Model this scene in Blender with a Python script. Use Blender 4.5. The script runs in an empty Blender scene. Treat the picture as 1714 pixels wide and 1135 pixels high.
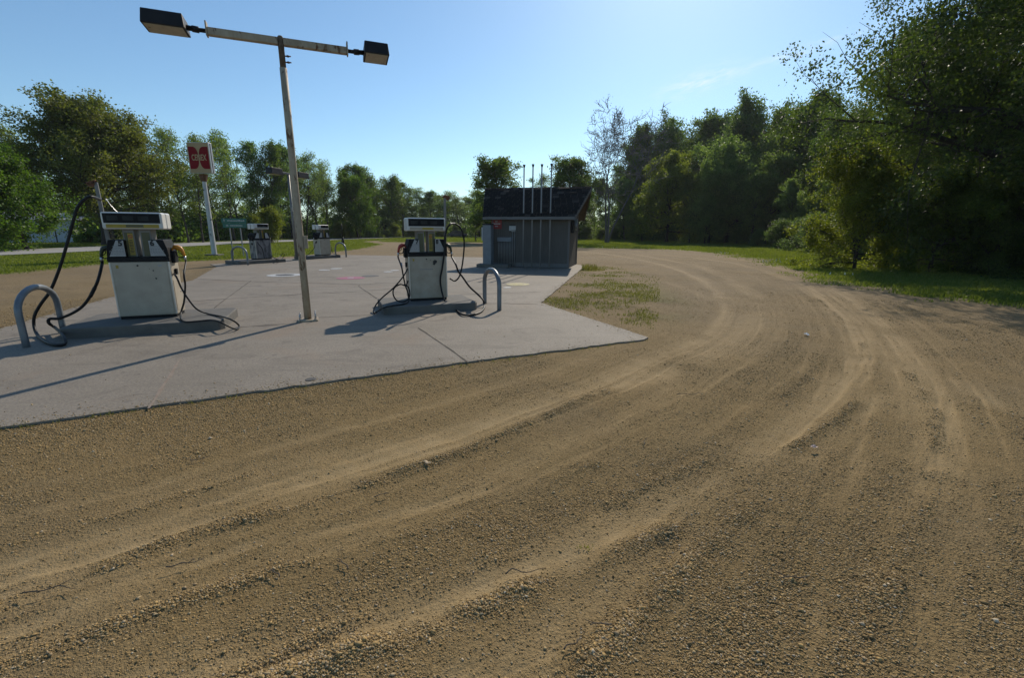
import bpy, math, random
import numpy as np
from mathutils import Vector, Matrix
R = math.radians
random.seed(7)
HAZE = .00018
SC = bpy.context.scene
COL = SC.collection

# ------------------------------------------------------------------ camera
PADZ = .018
CAM_H, PITCH, ROLL, FPX, PW, PH = 1.65, R(13.4), R(0.4), 762.0, 1714.0, 1135.0
cam = bpy.data.cameras.new('camera'); cam.sensor_width = 36; cam.lens = FPX / PW * 36
cam.clip_start = .05; cam.clip_end = 6000
co = bpy.data.objects.new('camera', cam); COL.objects.link(co)
co.matrix_world = Matrix.Translation((0, 0, CAM_H)) @ Matrix.Rotation(R(90) - PITCH, 4, 'X') @ Matrix.Rotation(ROLL, 4, 'Z')
SC.camera = co

def ray(x, y):
    u, v = x - PW / 2, -(y - PH / 2)
    c, s = math.cos(ROLL), math.sin(ROLL)
    u, v = c * u - s * v, s * u + c * v
    return Vector((u, FPX * math.cos(PITCH) + v * math.sin(PITCH), v * math.cos(PITCH) - FPX * math.sin(PITCH)))
def gp(x, y, z=0.0):                     # where the sight line meets the ground (survey of the place)
    d = ray(x, y); t = (z - CAM_H) / d.z
    return Vector((d.x * t, d.y * t, z))
def onpl(x, y, P, n):                    # where it meets an upright plane through P
    d = ray(x, y); o = Vector((0, 0, CAM_H)); n = Vector(n)
    return o + d * ((Vector(P) - o).dot(n) / d.dot(n))
def atr(x, y, r):                        # at horizontal range r
    d = ray(x, y); t = r / math.hypot(d.x, d.y)
    return Vector((d.x * t, d.y * t, CAM_H + d.z * t))

# ------------------------------------------------------------------ nodes / materials
def newmat(name):
    m = bpy.data.materials.new(name); m.use_nodes = True
    nt = m.node_tree; nt.nodes.clear()
    out = nt.nodes.new('ShaderNodeOutputMaterial')
    return m, nt, out
class N:
    def __init__(s, nt): s.nt = nt
    def __call__(s, t, ins=None, **kw):
        n = s.nt.nodes.new('ShaderNode' + t)
        for k, v in kw.items(): setattr(n, k, v)
        for k, v in (ins or {}).items():
            if hasattr(v, 'links'): s.nt.links.new(v, n.inputs[k])
            else: n.inputs[k].default_value = v
        return n
    def ramp(s, fac, stops, interp='LINEAR'):
        n = s.nt.nodes.new('ShaderNodeValToRGB'); cr = n.color_ramp; cr.interpolation = interp
        while len(cr.elements) < len(stops): cr.elements.new(0.5)
        for e, (p, c) in zip(cr.elements, stops):
            e.position = p; e.color = (*c, 1) if isinstance(c, tuple) else (c, c, c, 1)
        s.nt.links.new(fac, n.inputs[0]); return n.outputs[0]
    def mix(s, fac, a, b, mode='MIX'):
        n = s.nt.nodes.new('ShaderNodeMix'); n.data_type = 'RGBA'; n.blend_type = mode
        for i, v in ((0, fac), (6, a), (7, b)):
            if hasattr(v, 'links'): s.nt.links.new(v, n.inputs[i])
            else: n.inputs[i].default_value = v if i == 0 else ((*v, 1) if len(v) == 3 else v)
        return n.outputs[2]
    def math(s, op, a, b=0.0, c=None, clamp=False):
        n = s.nt.nodes.new('ShaderNodeMath'); n.operation = op; n.use_clamp = clamp
        for i, v in enumerate((a, b) if c is None else (a, b, c)):
            if hasattr(v, 'links'): s.nt.links.new(v, n.inputs[i])
            else: n.inputs[i].default_value = v
        return n.outputs[0]
    def noise(s, vec, scale, detail=4, rough=.55, dist=0):
        n = s('TexNoise', {'Scale': scale, 'Detail': detail, 'Roughness': rough, 'Distortion': dist})
        s.nt.links.new(vec, n.inputs['Vector']); return n.outputs['Fac']

def mat(name, c1, c2=None, scale=6.0, rough=.6, metal=0.0, bump=0.0, bscale=40.0, spots=None, spot_scale=8.0, spot_lo=.6, spot_hi=.66, spec=.5, stretch=None, geo=False):
    """paint / metal / stone with two mixed tones, fine bump and patches (rust, dirt) of a third tone"""
    m, nt, out = newmat(name); n = N(nt)
    if geo: vec = n('NewGeometry').outputs['Position']
    else: vec = n('TexCoord').outputs['Object']
    if stretch:
        mp = n('Mapping', {'Scale': stretch}); nt.links.new(vec, mp.inputs['Vector']); vec = mp.outputs['Vector']
    b = n('BsdfPrincipled', {'Roughness': rough, 'Metallic': metal, 'Specular IOR Level': spec})
    f = n.noise(vec, scale, 5, .6)
    f = n.ramp(f, [(.32, 0.0), (.68, 1.0)])
    col = n.mix(f, c1, c2 or tuple(x * .75 for x in c1))
    if spots:
        sp = n.ramp(n.noise(vec, spot_scale, 6, .65, .3), [(spot_lo, 0.0), (spot_hi, 1.0)])
        col = n.mix(sp, col, spots)
        rg = n.math('MULTIPLY_ADD', sp, .85 - rough, rough); nt.links.new(rg, b.inputs['Roughness'])
        if metal:
            nt.links.new(n.math('MULTIPLY_ADD', sp, -metal, metal), b.inputs['Metallic'])
    nt.links.new(col, b.inputs['Base Color'])
    if bump:
        bp = n('Bump', {'Strength': bump, 'Distance': .01, 'Height': n.noise(vec, bscale, 5, .6)})
        nt.links.new(bp.outputs[0], b.inputs['Normal'])
    nt.links.new(b.outputs[0], out.inputs[0])
    return m

def leafmat(name, dark, light, trans=.5, tint=(1.25, 1.3, .55), gloss=.35):
    m, nt, out = newmat(name); n = N(nt)
    a = n('Attribute', attribute_name='v').outputs['Fac']
    oi = n('ObjectInfo').outputs['Random']
    col = n.mix(a, dark, light)
    hs = n('HueSaturation', {'Color': col, 'Hue': n.math('MULTIPLY_ADD', oi, .03, .485), 'Value': n.math('MULTIPLY_ADD', oi, .35, .82), 'Saturation': n.math('MULTIPLY_ADD', oi, -.2, 1.08)})
    col = hs.outputs[0]
    d = n('BsdfPrincipled', {'Roughness': .5, 'Specular IOR Level': gloss, 'Base Color': col})
    tc = n.mix(1.0, col, tint, 'MULTIPLY')
    t = n('BsdfTranslucent', {'Color': tc})
    mx = n('MixShader', {0: trans, 1: d.outputs[0], 2: t.outputs[0]})
    nt.links.new(mx.outputs[0], out.inputs[0]); return m

# ------------------------------------------------------------------ mesh helpers
def tag(o, label=None, cat=None, group=None, kind=None):
    if label: o['label'] = label
    if cat: o['category'] = cat
    if group: o['group'] = group
    if kind: o['kind'] = kind
    return o
def empty(name, loc, rz=0.0, label=None, cat=None, group=None):
    o = bpy.data.objects.new(name, None); COL.objects.link(o); o.empty_display_size = .2
    o.location = loc; o.rotation_euler = (0, 0, rz)
    return tag(o, label, cat, group)
def npmesh(name, V, polys, mats, smooth=False, attr=None, link=True, parent=None):
    """polys: list of (k-gon index arrays, material index)"""
    me = bpy.data.meshes.new(name)
    V = np.asarray(V, np.float32).reshape(-1, 3)
    polys = [(np.asarray(p, np.int32), i) for p, i in polys if len(p)]
    me.vertices.add(len(V)); me.vertices.foreach_set('co', V.ravel())
    nl = sum(p.size for p, _ in polys); npol = sum(len(p) for p, _ in polys)
    me.loops.add(nl); me.polygons.add(npol)
    me.loops.foreach_set('vertex_index', np.concatenate([p.ravel() for p, _ in polys]))
    tot = np.concatenate([np.full(len(p), p.shape[1], np.int32) for p, _ in polys])
    st = np.concatenate([[0], np.cumsum(tot)[:-1]]).astype(np.int32)
    me.polygons.foreach_set('loop_start', st)
    me.polygons.foreach_set('material_index', np.concatenate([np.full(len(p), i, np.int32) for p, i in polys]))
    me.polygons.foreach_set('use_smooth', np.full(npol, smooth))
    for m in mats: me.materials.append(m)
    for k, a in (attr or {}).items():
        at = me.attributes.new(k, 'FLOAT', 'POINT'); at.data.foreach_set('value', np.asarray(a, np.float32))
    me.update(calc_edges=True); me.validate()
    if not link: return me
    o = bpy.data.objects.new(name, me); COL.objects.link(o); o.parent = parent
    return o

class MB:
    def __init__(s): s.v = []; s.f = []; s.m = []; s.sm = []
    def add(s, vs, fs, mi=0, smooth=False, T=None):
        b = len(s.v)
        s.v += [tuple(T @ Vector(v)) if T is not None else tuple(v) for v in vs]
        for f in fs: s.f.append([b + i for i in f]); s.m.append(mi); s.sm.append(smooth)
        return s
    def box(s, x0, x1, y0, y1, z0, z1, mi=0, T=None):
        return s.add([(x0, y0, z0), (x1, y0, z0), (x1, y1, z0), (x0, y1, z0), (x0, y0, z1), (x1, y0, z1), (x1, y1, z1), (x0, y1, z1)],
                     [(3, 2, 1, 0), (4, 5, 6, 7), (0, 1, 5, 4), (1, 2, 6, 5), (2, 3, 7, 6), (3, 0, 4, 7)], mi, False, T)
    def prism(s, poly, y0, y1, mi=0, T=None):      # polygon in x,z (ccw seen from -y), extruded along y
        n = len(poly)
        vs = [(x, y0, z) for x, z in poly] + [(x, y1, z) for x, z in poly]
        fs = [tuple(range(n)), tuple(reversed(range(n, 2 * n)))] + [(i, n + i, n + (i + 1) % n, (i + 1) % n) for i in range(n)]
        return s.add(vs, fs, mi, False, T)
    def slab(s, poly, z0, z1, mi=0, T=None):       # polygon in x,y ccw
        n = len(poly)
        vs = [(x, y, z0) for x, y in poly] + [(x, y, z1) for x, y in poly]
        fs = [tuple(reversed(range(n))), tuple(range(n, 2 * n))] + [(i, (i + 1) % n, n + (i + 1) % n, n + i) for i in range(n)]
        return s.add(vs, fs, mi, False, T)
    def tube(s, pts, rad, sides=10, mi=0, caps=True, smooth=True, T=None, squash=None):
        pts = [Vector(p) for p in pts]; n = len(pts)
        rad = rad if isinstance(rad, (list, tuple)) else [rad] * n
        vs = []; prev = None
        for i, p in enumerate(pts):
            t = (pts[min(i + 1, n - 1)] - pts[max(i - 1, 0)]).normalized()
            if prev is None:
                a = Vector((0, 0, 1)) if abs(t.z) < .9 else Vector((1, 0, 0))
                u = t.cross(a).normalized()
            else: u = (prev - t * prev.dot(t)).normalized()
            prev = u; w = t.cross(u)
            for k in range(sides):
                an = 2 * math.pi * (k + .5) / sides
                vs.append(p + (u * math.cos(an) + w * math.sin(an)) * rad[i])
        fs = []
        for i in range(n - 1):
            for k in range(sides):
                k2 = (k + 1) % sides
                fs.append((i * sides + k, i * sides + k2, (i + 1) * sides + k2, (i + 1) * sides + k))
        s.add(vs, fs, mi, smooth, T)
        if caps:
            b = len(s.v) - n * sides
            s.f.append([b + k for k in reversed(range(sides))]); s.m.append(mi); s.sm.append(False)
            s.f.append([b + (n - 1) * sides + k for k in range(sides)]); s.m.append(mi); s.sm.append(False)
        return s
    def disc(s, c, r, h, sides=24, mi=0, T=None):
        return s.tube([(c[0], c[1], c[2]), (c[0], c[1], c[2] + h)], r, sides, mi, True, True, T)
    def build(s, name, mats, parent=None, bevel=0.0, seg=2):
        me = bpy.data.meshes.new(name); me.from_pydata(s.v, [], s.f)
        for m in (mats if isinstance(mats, (list, tuple)) else [mats]): me.materials.append(m)
        me.polygons.foreach_set('material_index', s.m); me.polygons.foreach_set('use_smooth', s.sm)
        me.update()
        o = bpy.data.objects.new(name, me); COL.objects.link(o); o.parent = parent
        if bevel:
            b = o.modifiers.new('bevel', 'BEVEL'); b.width = bevel; b.segments = seg; b.limit_method = 'ANGLE'; b.angle_limit = R(40)
        return o
def spline(pts, k=6):
    """Catmull-Rom through the points"""
    P = [Vector(p) for p in pts]; P = [P[0] * 2 - P[1]] + P + [P[-1] * 2 - P[-2]]
    o = []
    for i in range(1, len(P) - 2):
        a, b, c, d = P[i - 1:i + 3]
        for j in range(k):
            t = j / k
            o.append(.5 * ((2 * b) + (c - a) * t + (2 * a - 5 * b + 4 * c - d) * t * t + (3 * b - a - 3 * c + d) * t ** 3))
    o.append(P[-2]); return o
def text_mb(mb, body, size, T, mi=0, bold=0.0, sx=1.0):
    cu = bpy.data.curves.new('lettering', 'FONT'); cu.body = body; cu.size = size; cu.align_x = 'CENTER'; cu.align_y = 'CENTER'
    cu.offset = bold; cu.extrude = .002; cu.resolution_u = 3
    o = bpy.data.objects.new('lettering', cu); COL.objects.link(o)
    bpy.context.view_layer.update()
    me = o.to_mesh()
    mb.add([(v.co.x * sx, v.co.y, v.co.z) for v in me.vertices], [tuple(p.vertices) for p in me.polygons], mi, False, T)
    o.to_mesh_clear(); bpy.data.objects.remove(o); bpy.data.curves.remove(cu)
def face_T(x, y, z):                     # text plane standing upright, facing -y
    return Matrix.Translation((x, y, z)) @ Matrix.Rotation(R(90), 4, 'X')

# ------------------------------------------------------------------ noise on numpy
def vnoise(x, y, seed=0):
    xi = np.floor(x).astype(np.int64); yi = np.floor(y).astype(np.int64)
    fx = x - xi; fy = y - yi; fx = fx * fx * (3 - 2 * fx); fy = fy * fy * (3 - 2 * fy)
    def h(a, b):
        n = (a * 374761393 + b * 668265263 + seed * 982451653) & 0xffffffff
        n = ((n ^ (n >> 13)) * 1274126177) & 0xffffffff
        return ((n ^ (n >> 16)) & 0xffff) / 65535.0
    return (h(xi, yi) * (1 - fx) + h(xi + 1, yi) * fx) * (1 - fy) + (h(xi, yi + 1) * (1 - fx) + h(xi + 1, yi + 1) * fx) * fy
def fbm(x, y, seed=0, oct=4):
    s = 0; a = .5
    for i in range(oct):
        s = s + a * vnoise(x * 2 ** i, y * 2 ** i, seed + i * 17); a *= .5
    return s / (1 - .5 ** oct)
def seg_dist(x, y, poly, closed=False):
    d = np.full(x.shape, 1e9); n = len(poly)
    for i in range(n if closed else n - 1):
        ax, ay = poly[i][0], poly[i][1]; bx, by = poly[(i + 1) % n][0], poly[(i + 1) % n][1]
        dx, dy = bx - ax, by - ay; L = dx * dx + dy * dy + 1e-9
        t = np.clip(((x - ax) * dx + (y - ay) * dy) / L, 0, 1)
        d = np.minimum(d, np.hypot(x - ax - t * dx, y - ay - t * dy))
    return d
def inside(x, y, poly):
    c = np.zeros(x.shape, bool); n = len(poly)
    for i in range(n):
        ax, ay = poly[i][0], poly[i][1]; bx, by = poly[i - 1][0], poly[i - 1][1]
        if ay == by: continue
        c ^= ((ay > y) != (by > y)) & (x < (bx - ax) * (y - ay) / (by - ay) + ax)
    return c
def sdf(x, y, poly):
    return np.where(inside(x, y, poly), 1, -1) * seg_dist(x, y, poly, True)
def sstep(a, b, x):
    t = np.clip((x - a) / (b - a), 0, 1); return t * t * (3 - 2 * t)

# ------------------------------------------------------------------ plan of the site
def line_px(*p): return [tuple(gp(*q).xy) for q in p]
PAD = line_px((250, 683), (780, 608), (1078, 570), (1085, 566.5), (905, 508)) + [(2.97, 20.0)] + [(3.5, 22), (2.6, 26), (-1.4, 28.6), (-8.5, 30.2), (-11.6, 30.4)] + [(-13.1, 26.0), (-14.2, 21.6)] + line_px((363, 447), (323, 470), (192, 497), (0, 552)) + [(-12.5, 2.0), (-14.0, -2.4), (-9.6, .2)] + line_px((0, 718.5))
YARD = line_px((0, 457), (160, 442), (300, 437), (500, 428), (575, 419), (636, 409), (600, 404.2), (660, 401)) + line_px((640, 404.5), (700, 405.5), (780, 404.5), (975, 414), (1150, 418), (1230, 425), (1300, 437), (1380, 458), (1450, 475), (1560, 492), (1714, 508)) + [(15, 7), (20, -10), (20, -60), (-70, -60), (-60, -10), (-24, 10)]
ROADC = [(-48, -30), (-36.5, 12), (-33.2, 30), (-33.6, 44), (-33.5, 56), (-30.5, 80), (-26, 110), (-19, 165), (-10, 240), (10, 420), (40, 600)]
ROADW = 3.4
WEEDS = [line_px((905, 507), (975, 520), (1060, 540), (1110, 520), (1120, 495), (1080, 465), (1010, 446), (970, 446), (966, 458), (935, 482))]
# wheel-worn sand lanes and the ridges thrown up beside them, as (pixel survey, half width m, strength)
LANES = [
 ([(-250, 1040), (0, 965), (250, 893), (450, 822), (650, 758), (760, 722), (900, 674), (1000, 640), (1080, 603), (1170, 566), (1213, 525), (1203, 487), (1140, 452), (1060, 432), (975, 421), (850, 414)], .17, 1.0),
 ([(240, 838), (480, 776), (640, 745), (760, 715), (900, 662)], .14, .55),
 ([(200, 1180), (380, 1112), (600, 1042), (800, 975), (960, 915), (1070, 862), (1170, 810), (1300, 735), (1400, 650), (1440, 590), (1412, 530), (1330, 472), (1230, 440), (1100, 425)], .16, .9),
 ([(700, 1180), (900, 1060), (1020, 985), (1180, 890), (1270, 830), (1370, 755), (1480, 660)], .12, .55),
 ([(1640, 1250), (1590, 1000), (1566, 760), (1550, 650), (1505, 575), (1430, 505), (1330, 455), (1200, 428), (1050, 419)], .22, .7),
 ([(1800, 720), (1690, 680), (1600, 640), (1530, 600), (1455, 535), (1370, 480)], .14, .5),
 ([(1040, 640), (1150, 610), (1235, 560), (1262, 520), (1240, 480), (1170, 445), (1060, 425)], .25, .8),
 ([(1690, 1180), (1640, 1000), (1590, 850), (1545, 720), (1500, 620), (1430, 535), (1350, 475)], .16, .5),
 ([(1380, 1180), (1420, 1000), (1440, 850), (1450, 740), (1440, 650)], .12, .4),
 ([(1010, 476), (1110, 470), (1190, 500)], .15, .5), ([(1000, 455), (1080, 470), (1110, 492)], .12, .4),
 ([(-200, 1130), (60, 1060), (300, 985), (560, 890), (800, 800), (1000, 715), (1130, 640)], .12, .35)]
RIDGES = [
 ([(-200, 1060), (60, 990), (300, 893), (500, 843), (740, 765), (900, 702), (1010, 650)], .07, .7),
 ([(230, 1180), (430, 1108), (700, 985), (850, 915), (980, 855), (1080, 812), (1180, 770)], .06, .45),
 ([(-200, 960), (0, 912), (200, 860), (420, 790)], .05, .4),
 ([(300, 1180), (700, 1050), (950, 950), (1120, 880)], .07, .8),
 ([(1290, 765), (1400, 700), (1452, 640), (1440, 570), (1370, 500)], .06, .6),
 ([(1470, 1000), (1560, 800), (1560, 690), (1510, 610)], .08, .6),
 ([(0, 1115), (300, 1000), (560, 925), (800, 860), (1000, 775)], .06, .5),
 ([(950, 1140), (1100, 1000), (1200, 900), (1270, 850)], .07, .6)]
LANES = [(line_px(*p), w, s) for p, w, s in LANES]; RIDGES = [(line_px(*p), w, s) for p, w, s in RIDGES]

def seg_coord(x, y, poly):
    d = np.full(x.shape, 1e9); sg = np.zeros(x.shape); al = np.zeros(x.shape); acc = 0.0
    for i in range(len(poly) - 1):
        ax, ay = poly[i]; bx, by = poly[i + 1]; dx, dy = bx - ax, by - ay; L = math.hypot(dx, dy)
        t = np.clip(((x - ax) * dx + (y - ay) * dy) / (L * L + 1e-9), 0, 1); q = np.hypot(x - ax - t * dx, y - ay - t * dy); k = q < d
        d = np.where(k, q, d); sg = np.where(k, np.sign(dx * (y - ay) - dy * (x - ax)), sg); al = np.where(k, acc + t * L, al); acc += L
    return d * sg, al
def smooth_path(p, k=5): return [tuple(q.xy) for q in spline([(*a, 0) for a in p], k)]
LANES = [(smooth_path(p, 2), w, s) for p, w, s in LANES]; RIDGES = [(smooth_path(p, 2), w, s) for p, w, s in RIDGES]
def ground_fields(x, y):
    wx = x + .5 * (fbm(x * .7, y * .7, 3) - .5); wy = y + .5 * (fbm(x * .7 + 31, y * .7, 5) - .5)
    lx = x + .05 * (fbm(x * 2.5, y * 2.5, 13) - .5); ly = y + .05 * (fbm(x * 2.5 + 9, y * 2.5, 15) - .5)
    near = np.hypot(x, y) < 60
    sand = np.zeros(x.shape); ridge = np.zeros(x.shape)
    xn, yn = lx[near], ly[near]
    sn = np.zeros(xn.shape); rn = np.zeros(xn.shape)
    for p, w, s in LANES:
        d = seg_dist(xn, yn, p); w2 = w * (.75 + .7 * vnoise(xn * .9, yn * .9, 40))
        sn = np.maximum(sn, .9 * s * np.exp(-(d / w2) ** 2) * sstep(.25, .7, fbm(xn * 1.3, yn * 1.3, 50) * .8 + .2))
    for p, w, s in RIDGES:
        d = seg_dist(xn, yn, p)
        rn = np.maximum(rn, s * np.exp(-(d / w) ** 2) * sstep(.3, .65, fbm(xn * 2.2, yn * 2.2, 60)))
    stk = np.zeros(xn.shape)
    for k_, li in enumerate((0, 2, 4)):
        dd, al = seg_coord(xn, yn, LANES[li][0]); f = fbm(dd * 6.5 + 20 * k_, al * .09, 100 + k_) * .55 + fbm(dd * 21, al * .2, 110 + k_) * .45
        stk = stk + (f - .5) * .95 * np.exp(-(dd / 1.7) ** 2)
    sn = np.clip(sn * (1 + 1.6 * stk) + np.clip(stk * 2.2 - .12, 0, .5), 0, 1); stfull = np.zeros(x.shape); stfull[near] = stk
    sand[near] = sn; ridge[near] = rn
    sand *= 1 - .7 * ridge
    sand *= 1 - .92 * sstep(.7, 1.7, x) * sstep(3.6, 2.2, y)
    # coarse loose gravel: next to the pad at left, and bottom right
    c = sstep(.42, .62, fbm(x * .8, y * .8, 70) * .75 + fbm(x * 4, y * 4, 71) * .25)
    padd = seg_dist(x, y, PAD, True)
    c = np.maximum(c * .55, np.exp(-(padd / .9) ** 2) * sstep(.5, -2.2, x) * .9)
    c = np.maximum(c, sstep(1.2, 2.3, x + .35 * (fbm(x * 1.5, y * 1.5, 80) - .5)) * sstep(2.9, 1.7, y) * .95)
    c = np.clip(c - 1.6 * stfull, 0, 1)
    c = np.maximum(c, ridge) * (1 - .8 * np.clip(sand, 0, 1))
    g = sdf(wx, wy, YARD)
    edge = 1.0 + .9 * sstep(4, 14, x)
    grass = 1 - sstep(-.5 * edge, .9 * edge, g + (1.4 * edge + 1.6 * sstep(4, 12, x)) * (fbm(x * .8, y * .8, 21) * .7 + fbm(x * 3.5, y * 3.5, 22) * .3 - .5))
    wd = sdf(wx, wy, WEEDS[0])
    wk = sstep(-.9, 1.3, wd + .8 * (fbm(x * .8, y * .8, 93) - .5)) * sstep(.34, .62, fbm(x * .9 + 4, y * .9, 91) * .75 + fbm(x * 5, y * 5, 92) * .25)
    far = sstep(48, 75, np.hypot(x, y))
    return sand, ridge, c, np.clip(grass, 0, 1), np.clip(wk, 0, 1), far
def ground_h(x, y, sand, ridge, coarse):
    r = np.hypot(x, y)
    k = sstep(40, 15, r)
    h = -.022 * np.clip(sand, 0, 1) + .032 * ridge + (.05 * (fbm(x * .55, y * .55, 7) - .5) + .028 * (fbm(x * 2.3, y * 2.3, 9) - .5))
    h += (.012 * (fbm(x * 9, y * 9, 11, 3) - .5)) * (.4 + coarse)
    kp = sstep(-.05, .5, -sdf(x, y, PAD))         # keep the soil just below the slab
    return h * k * kp - .004 * (1 - kp) - .014 * kp
def road_d(x, y): return seg_dist(x, y, ROADC)

# ------------------------------------------------------------------ ground sheet
def ground_material():
    m, nt, out = newmat('ground_soil'); n = N(nt)
    pos = n('NewGeometry').outputs['Position']
    at = lambda k: n('Attribute', attribute_name=k).outputs['Fac']
    sand, coarse, grass, weed = at('sand'), at('coarse'), at('grass'), at('weed')
    big = n.noise(pos, .9, 4); mid = n.noise(pos, 7, 5, .6); fine = n.noise(pos, 55, 4, .7); vf = n.noise(pos, 170, 2, .7)
    vor = n('TexVoronoi', {'Scale': 75.0, 'Vector': pos}); vor2 = n('TexVoronoi', {'Scale': 33.0, 'Vector': pos, 'Randomness': 1.0})
    grit_f = n.ramp(fine, [(.3, 0.0), (.7, 1.0)])
    grit = n.mix(grit_f, (.105, .07, .029), (.33, .228, .102))
    st = n.mix(.6, grit, n.mix(n('SeparateColor', {0: vor.outputs['Color']}).outputs[0], (.085, .06, .026), (.44, .31, .145)))
    st = n.mix(n.ramp(vor2.outputs['Distance'], [(.05, .35), (.3, 0.0)]), st, (.42, .315, .17))
    base = n.mix(n.ramp(big, [(.35, 0.0), (.7, 1.0)]), n.mix(.42, grit, (.225, .154, .068)), n.mix(.4, grit, (.28, .197, .094)))
    base = n.mix(n.math('MULTIPLY', n.ramp(mid, [(.42, 0.0), (.62, 1.0)]), .6), base, st)
    base = n.mix(n.math('MULTIPLY', n.ramp(n.noise(pos, .35, 3), [(.5, 0.0), (.62, .8)]), .5), base, (.20, .15, .085))
    base = n.mix(n.math('MULTIPLY', coarse, .85), base, st)
    base = n.mix(n.math('MULTIPLY', n.math('MULTIPLY', coarse, n.ramp(mid, [(.4, 0.0), (.6, 1.0)])), .35), base, (.12, .09, .05))
    sandc = n.mix(n.ramp(mid, [(.3, 0.0), (.7, 1.0)]), (.335, .238, .118), (.40, .295, .16))
    sandc = n.mix(n.ramp(vf, [(.32, .6), (.62, 0.0)]), sandc, (.19, .128, .055))
    base = n.mix(n.math('MULTIPLY', sand, .92, clamp=True), base, sandc)
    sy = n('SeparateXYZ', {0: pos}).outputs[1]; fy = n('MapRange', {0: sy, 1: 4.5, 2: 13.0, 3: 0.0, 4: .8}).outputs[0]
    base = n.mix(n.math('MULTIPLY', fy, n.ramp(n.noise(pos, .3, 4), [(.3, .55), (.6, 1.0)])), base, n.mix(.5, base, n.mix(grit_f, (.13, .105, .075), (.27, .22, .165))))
    soil = n.mix(n.ramp(mid, [(.35, 0.0), (.65, 1.0)]), (.085, .115, .02), (.14, .17, .035))
    soil = n.mix(n.ramp(n.noise(pos, .5, 4), [(.45, 0.0), (.65, .5)]), soil, (.19, .18, .06))
    base = n.mix(n.math('MULTIPLY', grass, .93), base, soil)
    base = n.mix(n.math('MULTIPLY', weed, .8), base, n.mix(n.ramp(fine, [(.35, 0.0), (.65, 1.0)]), (.09, .10, .025), (.16, .16, .05)))
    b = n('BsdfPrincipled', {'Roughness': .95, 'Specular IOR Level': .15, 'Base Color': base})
    hgt = n.math('ADD', n.math('MULTIPLY', fine, 1.0), n.math('ADD', n.math('MULTIPLY', vf, .5), n.math('MULTIPLY', n.math('SUBTRACT', 1.0, vor.outputs['Distance']), n.math('MULTIPLY_ADD', coarse, .9, .25))))
    bp = n('Bump', {'Strength': n.math('MULTIPLY_ADD', sand, -.45, 1.0, clamp=True), 'Distance': .016, 'Height': hgt})
    nt.links.new(bp.outputs[0], b.inputs['Normal']); nt.links.new(b.outputs[0], out.inputs[0]); return m
M_GROUND = ground_material()
def build_ground():
    an = np.concatenate([np.linspace(-180, -62, 60, endpoint=False), np.linspace(-62, 62, 860, endpoint=False), np.linspace(62, 180, 60, endpoint=False)])
    an = np.radians(an); na = len(an)
    r = [.25]
    while r[-1] < 45: r.append(r[-1] * (1.0068 if r[-1] > .9 else 1.05))
    while r[-1] < 900: r.append(r[-1] * 1.12)
    r = np.array(r); nr = len(r)
    rr, aa = np.meshgrid(r, an, indexing='ij')
    x = (rr * np.sin(aa)).ravel(); y = (rr * np.cos(aa)).ravel()
    sand, ridge, coarse, grass, weed, far = ground_fields(x, y)
    z = ground_h(x, y, sand, ridge, coarse)
    i = np.arange(nr - 1)[:, None] * na; j = np.arange(na)[None, :]; j2 = (j + 1) % na
    q = np.stack([i + j, i + j2, i + na + j2, i + na + j], -1).reshape(-1, 4)[:, ::-1]
    V = np.stack([x, y, z], 1); V = np.vstack([V, [[0, 0, z[:na].mean()]]])
    c = len(V) - 1; jj = np.arange(na)
    t = np.stack([np.full(na, c), (jj + 1) % na, jj], 1)
    app = lambda a: np.append(a, 0)
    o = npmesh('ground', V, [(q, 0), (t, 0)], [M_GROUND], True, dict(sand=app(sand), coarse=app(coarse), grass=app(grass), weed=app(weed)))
    tag(o, kind='structure'); return o
build_ground()

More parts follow.
